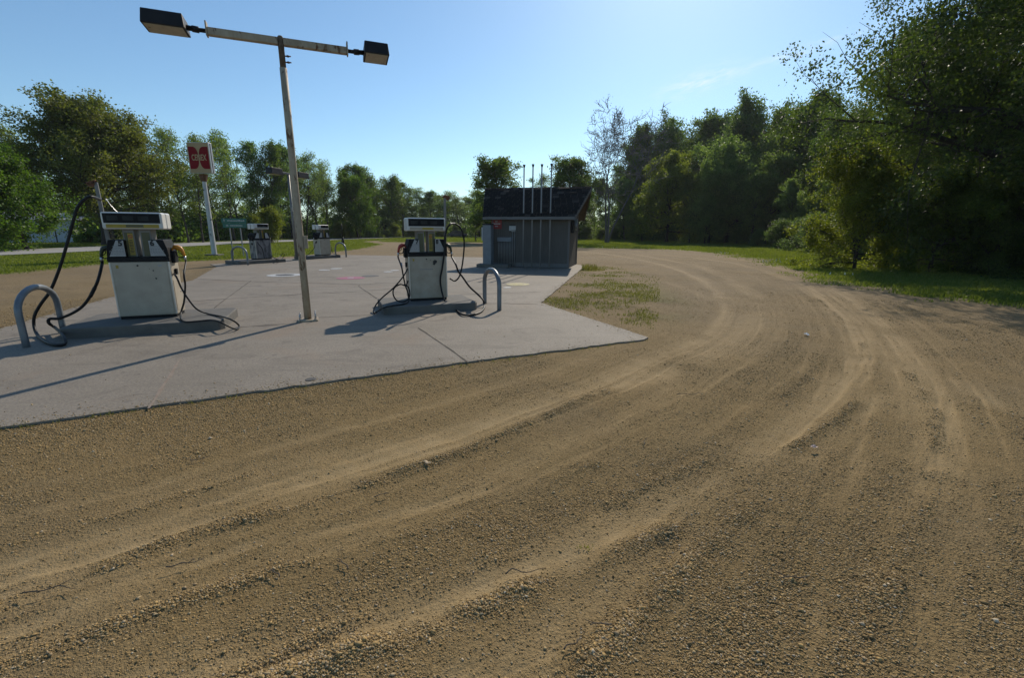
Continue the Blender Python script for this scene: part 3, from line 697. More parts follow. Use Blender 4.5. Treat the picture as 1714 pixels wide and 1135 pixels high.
hose(p2, [(761, 374, Z, .04), (754, 375), (748, 383), (745, 398), (744, 418), (742.5, 433), (740, 450), (737, 466), (738, 480), (741.5, 495, Z, -.42), (748, 510, Z, -.55), (761, 521, Z, -.70), (774.5, 526.5, .05), (790, 528, .03), (805, 522, .04), (811, 514, Z, -.60), (809, 503, Z, -.45), (800, 493), (786, 480), (774.5, 464), (767, 454), (763, 443), (760, 432, Z, -.02)], .02, end=1)
hose(p2, [(761, 374, Z, .04), (769, 379, Z, 0), (774.5, 390, Z, 0), (777, 406, Z, 0), (776, 425, Z, 0), (773.5, 445, Z, 0), (770, 460, Z, 0), (765, 468, Z, 0), (760, 470, Z, 0), (753, 466, Z, 0)], .018)
hose(p2, [(671, 433, Z, -.02), (672.5, 448.5), (675, 462), (678.5, 478), (683, 491), (684, 502), (677.5, 508.5, .20), (658, 511.6, .20), (643, 515, .20), (631, 522, .06), (625, 524, .04), (628, 512.5), (639, 499), (658, 482.5), (674, 464), (684, 447, Z, -.02)], .0145, start=-1)
hose(p2, [(683, 470, Z, -.26), (679, 478, Z, -.28), (670, 476, Z, -.29), (660, 482, Z, -.29), (658, 492, Z, -.3), (663, 502, Z, -.3), (672, 505, Z, -.3), (682, 502, Z, -.3), (686, 493, Z, -.28), (683.5, 481, Z, -.27), (676, 476, Z, -.26)], .0145)
hose(p2, [(672, 440, Z, -.2), (673.5, 455, Z, -.3)], .014, -.2, 'hose_whip', M_STEEL)
p3 = pump('grimy grey steel fuel pump behind the hoop rail and green road sign', (-12.50, 22.98, Z), 63, M_DIRTYSTEEL, ('1', '2'), (M_BLACK, M_BLACK), 0, True)
hose(p3, [(431, 405), (433, 409), (438.5, 415), (441, 424), (442.4, 432)], .016)
hose(p3, [(455, 428), (460, 432, .20), (467, 434.5, .20), (472, 432.5), (476, 427), (474, 424), (470, 428), (463, 434, .20)], .016)
p4 = pump('small pale fuel pump farthest away with its hose hanging at the left', (-11.05, 26.90, Z), 68, M_WHITE, ('3', '4'), (M_BLACK, M_BLACK), 0, True)
hose(p4, [(530, 403), (527.5, 407), (526.5, 414), (522, 420), (517, 425), (512, 428.5)], .016)
hose(p4, [(554.5, 412), (556, 421), (559, 425, .20), (568, 427, .20)], .014)

# ------------------------------------------------------------------ hoop rails
def hoop(a, b, h, r, label):
    a = Vector((a[0], a[1], 0)); b = Vector((b[0], b[1], 0)); w = (b - a).length; mid = (a + b) / 2
    rd = w / 2; k = min(1.0, .62); pts = []
    L = [(-w / 2, -.05), (-w / 2, .15), (-w / 2, h - rd * k * 1.0)]
    for i in range(1, 12):
        an = math.pi * (1 - i / 12); L.append((math.cos(an) * w / 2, h - rd * k + math.sin(an) * rd * k))
    L += [(w / 2, h - rd * k), (w / 2, .15), (w / 2, -.05)]
    o = MB().tube([(x, 0, z) for x, z in L], r, 14, 0).build('hoop_rail', M_GALV)
    o.location = (mid.x, mid.y, .0); o.rotation_euler.z = math.atan2(b.y - a.y, b.x - a.x)
    tag(o, label, 'hoop rail', 'bent pipe hoop rails at the island ends'); return o
hoop((-6.78, 6.15), (-7.15, 7.08), .80, .042, 'thick bent pipe hoop rail beside the pump numbered 5 and 6')
hoop((-.27, 9.42), (-.63, 10.32), .83, .046, 'bent pipe hoop rail to the right of the pump with red nozzle')
hoop((-13.15, 21.65), (-12.22, 21.25), .84, .045, 'bent pipe hoop rail before the grimy pump, below the green sign')
hoop((-10.98, 28.70), (-10.07, 27.95), .86, .045, 'bent pipe hoop rail right of the farthest pale pump')

# ------------------------------------------------------------------ lamp posts
def lamp_head(s, r, m_house, x0, x1, d=.19, h=.20, roll=0, zc=0, pitch=0):
    """shoebox floodlight from x0 to x1 along the arm (s = side)"""
    T = Matrix.Translation((s * (x0 + x1) / 2, 0, zc)) @ Matrix.Rotation(R(roll), 4, 'X') @ Matrix.Rotation(R(pitch), 4, 'Y')
    L = (x1 - x0) / 2
    a = MB().add([(-L, -d, -h / 2), (L, -d, -h / 2), (L, d, -h / 2), (-L, d, -h / 2), (-L * .93, -d * .86, h / 2), (L * .93, -d * .86, h / 2), (L * .93, d * .86, h / 2), (-L * .93, d * .86, h / 2)],
        [(3, 2, 1, 0), (4, 5, 6, 7), (0, 1, 5, 4), (1, 2, 6, 5), (2, 3, 7, 6), (3, 0, 4, 7)], 0, False, T)
    o = a.build('lamp_head', m_house, r, .012)
    MB().box(-L + .03, L - .03, -d + .025, d - .025, -h / 2 - .006, -h / 2 + .002, 0, T).build('lens', M_LENS, o)
    return o
LP = gp(516, 538)
r = empty('lamp_post', (LP.x, LP.y, PADZ), R(22), 'rusty white T shaped lamp post with two dark floodlights beside the nearer pumps', 'lamp post', 'T shaped lamp posts of the forecourt')
bp = MB().box(-.17, .17, -.15, .15, 0, .03).build('base_plate', M_POLE, r, .006)
bb = MB()
for sx in (-.13, .13):
    for sy in (-.11, .11):
        bb.tube([(sx, sy, .02), (sx, sy, .13 if sx < 0 else .16)], .011, 8); hexprism(bb, (sx, sy, .03), .022, .02)
bb.build('anchor_bolt', M_ZINC, bp)
pl = MB().tube([(0, 0, .02), (0, 0, 1.5), (0, 0, 3.0), (0, 0, 4.18)], [.064, .061, .058, .056], 16).build('pole', M_POLE, r)
MB().tube([(0, 0, 4.15), (0, 0, 4.62), (0, 0, 4.645)], [.047, .047, .03], 12).build('tenon', mat('flaking_brown_rust', (.16, .115, .075), (.07, .045, .028), 16, .85, bump=.3), r)
cb = MB()
for z in (4.27, 4.36): cb.tube([(.03, 0, z), (.13, -.02, z)], .01, 6); hexprism(cb, (.085, -.01, z - .012), .02, .024)
cb.build('clamp_bolt', M_RUST, r)
MB().box(.055, .12, -.05, .04, 1.30, 1.52).build('junction_box', M_POLE, r, .006)
ar = MB().box(-1.0, -.04, -.05, .05, 4.505, 4.615).box(.04, 1.0, -.05, .05, 4.505, 4.615).build('cross_arm', M_POLE, r, .012)
for s in (-1, 1):
    MB().box(min(s * 1.0, s * 1.02), max(s * 1.0, s * 1.02), -.06, .06, 4.49, 4.69).build('end_plate', M_POLE, ar)
    MB().tube([(s * 1.0, 0, 4.565), (s * 1.11, 0, 4.565), (s * 1.115, 0, 4.565), (s * 1.20, 0, 4.57), (s * 1.205, 0, 4.57), (s * 1.31, 0, 4.575)], [.03, .03, .045, .045, .035, .04], 12).build('slip_fitter', M_BRONZE, ar)
a = lamp_head(-1, r, M_BRONZE, 1.26, 1.80, .19, .20, -2, 4.60, 0)
a = lamp_head(1, r, M_BRONZE, 1.27, 1.68, .19, .20, -8, 4.60, 0)
LP2 = gp(497, 435.5)
r = empty('lamp_post', (LP2.x, LP2.y, PADZ), R(73), 'pale lamp post standing between the two distant pumps, mostly hidden by the nearer post', 'lamp post', 'T shaped lamp posts of the forecourt')
MB().box(-.17, .17, -.15, .15, 0, .03).build('base_plate', M_POLE, r, .006)
MB().tube([(0, 0, .02), (0, 0, 4.4)], [.075, .06], 14).build('pole', M_GREYP, r)
MB().box(-.09, .0, -.12, -.06, 2.55, 2.75).build('junction_box', M_WHITE, r, .006)
MB().box(-.6, .6, -.05, .05, 4.40, 4.50).build('cross_arm', M_GREYP, r, .012)
for s in (-1, 1): lamp_head(s, r, M_BRONZE, .55, 1.3, .21, .30, 0, 4.47, 0)

# ------------------------------------------------------------------ painted tank covers and small lids
M_CW = mat('white_cover_paint', (.48, .48, .47), (.34, .34, .33), 8, .6, spots=(.2, .19, .18), spot_scale=10, spot_lo=.55, spot_hi=.65)
M_CP = mat('magenta_cover_paint', (.31, .07, .125), (.26, .10, .14), 6, .7, spots=(.25, .2, .19), spot_scale=7, spot_lo=.58, spot_hi=.68)
M_CY = mat('yellow_cover_paint', (.42, .35, .12), (.32, .28, .13), 6, .7, spots=(.3, .27, .2), spot_scale=9, spot_lo=.5, spot_hi=.62)
M_IRON = mat('cast_iron', (.09, .085, .08), (.06, .056, .052), 10, .7, .3, bump=.3)
def cover(px, py, rx, m, label, inner=None, name='tank_cover', cat='tank cover', grp='painted tank covers in the slab'):
    c = gp(px, py, PADZ)
    e = empty(name, c, 0, label, cat, grp)
    ring = MB().disc((0, 0, 0), rx, .006, 40).build('rim', m, e)
    if inner: MB().disc((0, 0, .0065), rx * inner[0], .006, 30).build('lid', inner[1], e)
    return e
cover(477, 460.5, .60, M_CW, 'white painted tank cover with a dark lid, left of the lamp post foot', (.52, M_IRON))
cover(587, 465.5, .47, M_CP, 'faded magenta painted tank cover between lamp post and pump', (.22, M_CW))
cover(867, 476, .36, M_CY, 'faded yellow painted tank cover before the shed', (.5, M_CY))
sm = 'small well lids in the slab'
cover(543, 452, .22, M_CW, 'small white lid, nearer one of the pair behind the magenta cover', None, 'well_lid', 'well lid', sm)
cover(563, 449.7, .24, M_CW, 'small white lid, farther one of the pair behind the magenta cover', None, 'well_lid', 'well lid', sm)
cover(650, 455, .18, M_CW, 'small white lid left of the red nozzle pump, nearer of two', None, 'well_lid', 'well lid', sm)
cover(661, 452.6, .17, M_CW, 'small white lid left of the red nozzle pump, farther of two', None, 'well_lid', 'well lid', sm)
cover(849, 481.5, .12, M_CW, 'small white lid at the near edge of the yellow cover', None, 'well_lid', 'well lid', sm)
cover(520, 635.5, .055, M_IRON, 'small dark iron lid near the front edge of the slab', None, 'well_lid', 'well lid', sm)
cover(620, 462, .30, M_IRON, 'flat dark iron lid at the right of the magenta cover', None, 'well_lid', 'well lid', sm)

# ------------------------------------------------------------------ shed
M_SIDING = None
def siding():
    m, nt, out = newmat('grey_siding'); n = N(nt); tc = n('TexCoord').outputs['Object']
    sx = n('SeparateXYZ', {0: tc}); u = n.math('ADD', sx.outputs[0], sx.outputs[1])
    fr = n.math('FRACT', n.math('MULTIPLY', u, 1 / .1016))
    gr = n.ramp(fr, [(0, 0.0), (.05, 0.0), (.09, 1.0), (.91, 1.0), (.95, 0.0)])
    mp = n('Mapping', {'Scale': (8, 8, .7)}); nt.links.new(tc, mp.inputs[0])
    g = n.noise(mp.outputs[0], 3, 5, .65)
    c = n.mix(n.ramp(g, [(.3, 0.0), (.7, 1.0)]), (.066, .060, .052), (.098, .09, .079))
    c = n.mix(n.ramp(n.noise(tc, 1.3, 4), [(.5, 0.0), (.75, .5)]), c, (.062, .055, .048))
    b = n('BsdfPrincipled', {'Roughness': .75, 'Base Color': c})
    bp = n('Bump', {'Strength': .9, 'Distance': .012, 'Height': n.math('ADD', gr, n.math('MULTIPLY', g, .15))})
    nt.links.new(bp.outputs[0], b.inputs['Normal']); nt.links.new(b.outputs[0], out.inputs[0]); return m
M_SIDING = siding()
def shingle():
    m, nt, out = newmat('dark_shingle'); n = N(nt); tc = n('TexCoord').outputs['Object']
    ri = n('NewGeometry').outputs['Random Per Island']
    c = n.ramp(ri, [(0, (.011, .0095, .008)), (.75, (.019, .0165, .014)), (.9, (.036, .032, .028)), (1, (.085, .078, .07))])
    c = n.mix(n.ramp(n.noise(tc, 60, 3, .7), [(.4, .5), (.6, 0.0)]), c, (.010, .010, .012))
    b = n('BsdfPrincipled', {'Roughness': .9, 'Base Color': c, 'Specular IOR Level': .15})
    bp = n('Bump', {'Strength': .4, 'Distance': .004, 'Height': n.noise(tc, 120, 3, .7)})
    nt.links.new(bp.outputs[0], b.inputs['Normal']); nt.links.new(b.outputs[0], out.inputs[0]); return m
M_SHINGLE = shingle()
M_TRIM = mat('grey_trim', (.13, .127, .124), (.10, .097, .094), 3, .6, bump=.1)
M_SOFFIT = mat('brown_soffit', (.09, .068, .05), (.06, .046, .035), 4, .8)
M_CONDUIT = mat('grey_conduit', (.27, .265, .255), (.20, .195, .19), 5, .5, .2)
M_BOXGREY = mat('box_grey', (.17, .19, .21), (.13, .145, .16), 5, .5, bump=.05)
M_SIGNRED = mat('sign_red', (.26, .018, .016), (.20, .018, .016), 6, .45)
M_SIGNW = mat('sign_white', (.42, .42, .41), (.34, .34, .33), 6, .5)
SH_A = R(-15.0); SH_O = Vector((2.50 - 3.56 * math.cos(SH_A), 20.62 - 3.56 * math.sin(SH_A), PADZ)); SW, SD = 3.56, 2.85
sh = empty('shed', SH_O, SH_A, 'small grey board sided shed with a dark shingled lean-to roof beside the slab', 'shed')
HF, HB = 2.42, 3.72
RM, HR = SD / 2, 3.52
MB().add([(0, 0, 0), (SW, 0, 0), (SW, SD, 0), (0, SD, 0), (0, 0, HF), (SW, 0, HF), (SW, SD, HF), (0, SD, HF), (0, RM, HR), (SW, RM, HR)],
         [(3, 2, 1, 0), (0, 1, 5, 4), (1, 2, 6, 9, 5), (2, 3, 7, 6), (3, 0, 4, 8, 7), (4, 5, 9, 8), (6, 7, 8, 9)]).build('wall', M_SIDING, sh)
for bx_ in ((-.02, .06, -.025, -.002, 0, HF - .05), (SW - .06, SW + .001, -.025, -.002, 0, HF - .05), (SW + .002, SW + .022, .0, .09, 0, HF - .03), (SW + .002, SW + .022, SD - .09, SD, 0, HF - .05)): MB().box(*bx_).build('corner_board', M_TRIM, sh)
MB().box(.07, SW - .07, -.02, -.002, .02, .20).build('base_board', M_TRIM, sh)
# roof: a steep gable whose ends lean out towards the ridge; deck, fascia, rake boards, courses of tabs
SH_M = Matrix.Translation(SH_O) @ Matrix.Rotation(SH_A, 4, 'Z')
SL = (HR - HF) / RM; OV = .36; zt = lambda y: HF + .10 + SL * (y if y < RM else SD - y)
shn0 = Vector((math.sin(SH_A), -math.cos(SH_A), 0)); rp = SH_M @ Vector((0, RM, 0))
RX0 = (SH_M.inverted() @ onpl(812.5, 307, rp, shn0)).x; RX1 = (SH_M.inverted() @ onpl(990.5, 307, rp, shn0)).x
EX0, EX1 = -.32, SW + .26
def rx(y, e):                            # roof end at depth y
    t = 1 - abs(y - RM) / (RM + OV); return (EX0 + (RX0 - EX0) * t) if e == 0 else (EX1 + (RX1 - EX1) * t)
dk = []
for y in (-OV, RM, SD + OV):
    for dz in (-.10, 0): dk += [(rx(y, 0), y, zt(y) + dz), (rx(y, 1), y, zt(y) + dz)]
rf = MB().add(dk, [(0, 4, 5, 1), (4, 8, 9, 5), (2, 3, 7, 6), (6, 7, 11, 10), (0, 1, 3, 2), (8, 10, 11, 9), (0, 2, 6, 4), (4, 6, 10, 8), (1, 5, 7, 3), (5, 9, 11, 7)]).build('roof', M_SOFFIT, sh)
MB().box(EX0 - .02, EX1 + .02, -OV - .025, -OV - .001, zt(-OV) - .13, zt(-OV) - .005).build('fascia', M_TRIM, rf)
for e_ in (0, 1):
    for ya, yb in ((-OV, RM), (RM, SD + OV)):
        d_ = -.022 if e_ == 0 else .002; xa, xb = rx(ya, e_) + d_, rx(yb, e_) + d_; w_ = .02
        MB().add([(xa, ya, zt(ya) - .15), (xa + w_, ya, zt(ya) - .15), (xb + w_, yb, zt(yb) - .15), (xb, yb, zt(yb) - .15), (xa, ya, zt(ya) - .003), (xa + w_, ya, zt(ya) - .003), (xb + w_, yb, zt(yb) - .003), (xb, yb, zt(yb) - .003)],
               [(3, 2, 1, 0), (4, 5, 6, 7), (0, 1, 5, 4), (1, 2, 6, 5), (2, 3, 7, 6), (3, 0, 4, 7)]).build('rake_board', M_TRIM, rf)
rg = random.Random(2); NCO = 13; dy = (RM + OV) / NCO
for sd_ in (0, 1):
    sg = MB()
    for k in range(NCO):
        ya_ = -OV + k * dy - .02; yb_ = ya_ + dy + .03; fy = (lambda y: y) if sd_ == 0 else (lambda y: SD - y); yb_ = min(yb_, RM)
        xl, xr = rx(ya_, 0) - .03, rx(ya_, 1) + .03; x = xl - (k % 2) * .12
        while x < xr:
            w = rg.uniform(.24, .30); xa = max(x + .008, xl); xb = min(x + w - .008, xr); x += w
            if xb - xa < .03: continue
            h0 = .012 + rg.uniform(0, .010) + (rg.random() < .12) * .014; j = rg.uniform(-.012, .012)
            P_ = [(xa, fy(ya_ + j), zt(ya_) + .004), (xb, fy(ya_ + j), zt(ya_) + .004), (xb, fy(yb_), zt(yb_) + .004), (xa, fy(yb_), zt(yb_) + .004), (xa, fy(ya_ + j), zt(ya_) + h0 + .006), (xb, fy(ya_ + j), zt(ya_) + h0 + .006), (xb, fy(yb_), zt(yb_) + .006), (xa, fy(yb_), zt(yb_) + .006)]
            F_ = [(4, 5, 6, 7), (0, 1, 5, 4), (1, 2, 6, 5), (3, 0, 4, 7)]
            sg.add(P_, F_ if sd_ == 0 else [f[::-1] for f in F_])
    sg.build('shingles', M_SHINGLE, rf)
shn = Vector((math.sin(SH_A), -math.cos(SH_A), 0))
def shl(px, py, off=0.0):
    p = onpl(px, py, SH_O + shn * off, shn); M = Matrix.Translation(SH_O) @ Matrix.Rotation(SH_A, 4, 'Z'); return M.inverted() @ p
def wallbox(px0, py0, px1, py1, t=.02):
    a = shl(px0, py1); b = shl(px1, py0); return a.x, b.x, max(a.z, .02), b.z
# red notice, small white notice, distribution box with conduits, meter on the right wall
x0, x1, z0, z1 = wallbox(822.5, 383, 840, 357.5)
sr = MB().box(x0, x1, -.025, -.006, z0, z1).build('warning_notice', M_SIGNRED, sh)
t = MB(); rg = random.Random(9); hh = z1 - z0
for i, (fz, fw) in enumerate(((.86, .28), (.70, .78), (.54, .22), (.40, .72), (.27, .66), (.13, .34))):
    xm = (x0 + x1) / 2; L = (x1 - x0) * fw; x = xm - L / 2; zz = z0 + hh * fz
    while x < xm + L / 2 - .01:
        w = rg.uniform(.025, .04); t.box(x, min(x + w, xm + L / 2), -.029, -.0255, zz, zz + .045 if i in (0, 1, 3) else zz + .035); x += w + .011
t.build('notice_print', M_SIGNW, sr)
x0, x1, z0, z1 = wallbox(852.5, 386, 863.5, 378)
sw = MB().box(x0, x1, -.022, -.006, z0, z1).build('small_notice', M_SIGNW, sh)
t = MB(); t.box(x0 + .02, x1 - .02, -.026, -.0225, z0 + .03, z0 + .07); t.box(x0 + .02, x1 - .02, -.026, -.0225, z1 - .07, z1 - .03); t.build('notice_print', M_INK, sw)
x0, x1, z0, z1 = wallbox(834, 404.5, 857.5, 397)
jb = MB().box(x0, x1, -.16, -.02, z0, z1).build('conduit_trough', M_BOXGREY, sh, .006)
cd = MB()
for k in range(9):
    x = x0 + .04 + (x1 - x0 - .08) * k / 8; cd.tube([(x, -.09, z0 + .01), (x, -.09, .12)], .016, 8)
cd.build('conduits', M_CONDUIT, sh)
cd = MB()
for px in (858.5, 862):
    p = shl(px, 388); cd.tube([(p.x, -.05, p.z), (p.x, -.05, .03)], .02, 8); cd.box(p.x - .045, p.x + .045, -.10, -.004, p.z, p.z + .09)
cd.build('switch_conduit', M_CONDUIT, sh)
x0, x1, z0, z1 = wallbox(818, 402, 822, 383)
p = shl(848, 364); MB().box(p.x - .12, p.x + .12, -.06, -.003, p.z - .16, p.z + .14).build('vent_hood', M_SOFFIT, sh, .01)
MB().box(-.05, -.022, .02, .36, 1.45, 1.95).build('side_panel', M_SIGNW, sh)
mt = MB().box(SW + .023, SW + .16, .28, .62, 1.55, 2.1).build('meter_box', M_BRONZE, sh, .01)
MB().tube([(SW + .16, .45, 1.9), (SW + .28, .45, 1.9)], [.10, .085], 16).build('meter_dial', M_BOXGREY, mt)
wl = MB().box(SW + .023, SW + .2, 1.0, 1.22, 1.75, 2.2).build('wall_lamp', M_BOXGREY, sh, .02)
MB().box(SW + .04, SW + .18, .99, 1.23, 1.66, 1.745).build('lamp_lens', M_LENS, wl)
# tank vent pipes rising through the eave
for i, (bx, tx) in enumerate(((875.3, 878.8), (889.5, 894.4), (903.7, 909.2), (919.0, 925.0))):
    p = shl(bx, 447, .29); M = Matrix.Translation(SH_O) @ Matrix.Rotation(SH_A, 4, 'Z'); w = M @ Vector((p.x, -.29, 0))
    e = empty('vent_pipe', (w.x, w.y, PADZ), SH_A, ('leftmost', 'second from left', 'third from left', 'rightmost')[i] + ' of four slim grey vent pipes rising through the shed eave', 'vent pipe', 'tank vent pipes before the shed')
    top = 4.37 + .01 * (i % 2)
    MB().tube([(0, 0, -.03), (0, 0, top)], .030, 10).build('pipe', M_CONDUIT, e)
    MB().tube([(0, 0, top - .08), (0, 0, top), (0, 0, top + .035), (0, 0, top + .04)], [.034, .05, .062, .04], 12).build('cap', M_BRONZE, e)
    zz = zt(-.29)
    MB().tube([(0, 0, zz + .0), (0, 0, zz + .06), (0, 0, zz + .10)], [.085, .06, .038], 12).build('flashing_boot', M_BLACK, e)
# plinth and payment cabinet at the left
def shw(x, y, z=0): return Matrix.Translation(SH_O) @ Matrix.Rotation(SH_A, 4, 'Z') @ Vector((x, y, z))
q = MB().slab([(-.50, -.85), (.98, -.85), (.98, -.24), (-.50, -.24)], 0, .16).build('concrete_plinth', M_ISLAND, None, .015); q.location = shw(0, 0, -.01); q.rotation_euler.z = SH_A
tag(q, 'low concrete plinth at the left front of the shed', 'plinth')
c = empty('payment_cabinet', shw(-.07, -.58, .15), SH_A, 'tall grey metal cabinet with a black top on the plinth by the shed', 'cabinet')
MB().box(-.14, .24, -.20, .22, 0, 1.72).build('cabinet', M_BOXGREY, c, .012)
MB().box(-.16, .26, -.22, .24, 1.722, 1.78).build('cabinet_top', M_BLACK, c, .01)
MB().box(-.235, -.15, -.08, .14, 1.05, 1.62).build('side_panel', M_SIGNW, c, .006)
MB().box(.242, .252, -.16, .18, .15, 1.6).build('cabinet_door', M_BOXGREY, c)

# ------------------------------------------------------------------ brand sign on its post
sgn = gp(359.5, 428)
M_SFACE = mat('faded_sign_face', (.42, .30, .165), (.35, .25, .135), 1.2, .6, spec=.15)
M_SRED = mat('sign_red_shape', (.22, .008, .012), (.17, .007, .012), 2, .6, spec=.1)
M_SFRAME = mat('sign_aluminium', (.48, .49, .50), (.40, .41, .42), 4, .45, .3)
M_SPOST = mat('flaking_white_paint', (.52, .52, .51), (.42, .42, .41), 3, .6, spots=(.06, .05, .045), spot_scale=4, spot_lo=.60, spot_hi=.64, bump=.1)
e = empty('brand_sign', (sgn.x, sgn.y, 0), 0, 'tall square red and beige fuel brand sign on a flaking white post', 'sign')
MB().box(-.42, .42, -.32, .32, -.1, .10).build('footing', M_ISLAND, e, .03)
MB().tube([(0, 0, .08), (0, 0, 2.2), (0, 0, 4.45)], [.155, .135, .115], 8, 0, True, False).build('post', M_SPOST, e)
MB().tube([(0, 0, 4.4), (0, 0, 4.80)], [.15, .24], 8, 0, True, False).build('post_collar', M_RUST, e)
SWD, SZ0, SZ1, SDP = 1.28, 4.86, 6.58, .32
bx = MB().box(-SWD / 2, SWD / 2, -SDP / 2, SDP / 2, SZ0, SZ1).build('sign_box', M_SFRAME, e, .012)
MB().box(SWD / 2 + .001, SWD / 2 + .012, -.02, .02, SZ0 + .03, SZ1 - .03).build('box_seam', M_BRONZE, bx)
for sd in (-1, 1):
    T = Matrix.Rotation(0 if sd < 0 else math.pi, 4, 'Z')
    y = -SDP / 2
    f = MB().box(-SWD / 2 + .025, SWD / 2 - .025, y - .006, y - .0005, SZ0 + .025, SZ1 - .025, 0, T).build('sign_face', M_SFACE, bx)
    lg = MB(); zc = (SZ0 + SZ1) / 2; H2 = .62
    def lobe(k):
        o = [(k * .58, zc - H2), (k * .58, zc + H2)]; x0, rr = .03, .27
        for i in range(9):
            a = math.pi / 2 * i / 8; o.append((k * (x0 + rr - rr * math.sin(a)), zc + H2 - .46 + .46 * math.cos(a)))
        for i in range(9):
            a = math.pi / 2 * i / 8; o.append((k * (x0 + rr - rr * math.cos(a)), zc - H2 + .46 - .46 * math.sin(a)))
        return o if k < 0 else o
    for k in (-1, 1):
        o = lobe(k)
        if area([(a, b) for a, b in o]) < 0: o = o[::-1]
        lg.prism(o, y - .012, y - .0065, 0, T)
    lg.build('emblem', M_SRED, f)
    tx = MB(); text_mb(tx, 'CENEX', .47, T @ face_T(0, y - .016, zc + .0), 0, .010, .58); tx.build('lettering', M_SFACE, f)

# ------------------------------------------------------------------ green road sign, mailbox, marker
M_SGREEN = mat('sign_green', (.012, .135, .095), (.012, .11, .08), 3, .4)
ga, gb = gp(391.5, 430), gp(407, 428.5)
g0 = (ga + gb) / 2; ang = 0.30
e = empty('road_sign', (g0.x, g0.y, 0), ang, 'green two line direction sign on two thin posts', 'sign')
for s in (-1, 1): MB().box(s * .28 - .03, s * .28 + .03, .0, .04, -.1, 2.2).build('post', M_CONDUIT, e)
for k, (z0, z1) in enumerate(((1.98, 2.25), (1.70, 1.965))):
    pn = MB().box(-.66 + .04 * k, .66 - .02 * k, -.03, -.005, z0, z1).build('sign_panel', M_SGREEN, e, .004)
    t = MB(); rg = random.Random(k); zc = (z0 + z1) / 2; x = -.34 + .1 * k
    while x < .52 - .14 * k:
        w = rg.uniform(.035, .06); t.box(x, x + w, -.035, -.031, zc - .035, zc + rg.choice((.035, .035, .06))); x += w + .02
    if k == 0: t.box(-.53, -.50, -.035, -.031, zc - .07, zc + .04); t.add([(-.565, -.034, zc + .03), (-.465, -.034, zc + .03), (-.515, -.034, zc + .095)], [(0, 1, 2)])
    else: t.box(-.44, -.40, -.035, -.031, zc - .05, zc + .05); t.box(-.38, -.33, -.035, -.031, zc - .05, zc + .05)
    t.build('sign_print', M_SIGNW, pn)
m0 = gp(674.5, 399)
e = empty('mailbox', (m0.x, m0.y, 0), .4, 'dark roadside mailbox on a post at the far lawn', 'mailbox')
MB().box(-.06, .06, -.06, .06, -.1, 1.15).build('post', M_SOFFIT, e)
MB().prism([(-.16, 1.16), (.16, 1.16), (.16, 1.36), (.11, 1.45), (-.11, 1.45), (-.16, 1.36)], -.30, .30).build('box', M_BRONZE, e)
m0 = gp(574.3, 409.5)
e = empty('marker_post', (m0.x, m0.y, 0), 0, 'thin dark marker rod with a stubby base on the far lawn', 'marker')
MB().tube([(0, 0, -.1), (0, 0, .75), (0, 0, .8)], [.16, .12, .05], 10).build('base', M_BRONZE, e)
MB().tube([(0, 0, .8), (0, 0, 2.3)], .03, 8).build('rod', M_BRONZE, e)

# ------------------------------------------------------------------ pale metal building behind the maple
M_METAL = None
def sheet():
    m, nt, out = newmat('pale_sheet_metal'); n = N(nt); tc = n('TexCoord').outputs['Object']; sx = n('SeparateXYZ', {0: tc})
    fr = n.math('FRACT', n.math('MULTIPLY', n.math('ADD', sx.outputs[0], sx.outputs[1]), 1 / .23))
    c = n.mix(n.ramp(n.noise(tc, .8, 4), [(.3, 0.0), (.7, 1.0)]), (.56, .62, .70), (.46, .52, .60))
    b = n('BsdfPrincipled', {'Roughness': .5, 'Base Color': c})
    bp = n('Bump', {'Strength': .7, 'Distance': .02, 'Height': n.ramp(fr, [(0, 1.0), (.12, 1.0), (.2, 0.0), (.8, 0.0), (.88, 1.0)])})
    nt.links.new(bp.outputs[0], b.inputs['Normal']); nt.links.new(b.outputs[0], out.inputs[0]); return m
M_METAL = sheet()
e = empty('metal_building', (-49.2, 53.0, 0), R(30), 'pale blue metal building half hidden behind the bright green maple', 'building')
WL, WD, WH = 16.0, 9.0, 2.5
MB().prism([(0, 0), (-WL, 0), (-WL, WH), (0, WH)][::-1], 0, WD).build('wall', M_METAL, e)
MB().add([(-WL - .4, -.4, WH + .003), (.4, -.4, WH + .003), (.4, WD / 2, WH + .8), (-WL - .4, WD / 2, WH + .8), (-WL - .4, WD + .4, WH + .003), (.4, WD + .4, WH + .003)],
         [(0, 1, 2, 3), (3, 2, 5, 4), (1, 5, 2), (0, 3, 4), (0, 4, 5, 1)]).build('roof', mat('roof_metal', (.3, .31, .33), (.25, .26, .28), 3, .5), e)
for xa, xb in ((-1.9, -.55), (-7.2, -3.2)): MB().box(xa, xb, -.05, -.004, -0.0, 2.2).build('door', M_METAL, e)
for xa in (-.45, -2.05): MB().box(xa, xa + .09, -.04, -.004, .0, WH - .1).build('corner_trim', M_BRONZE, e)

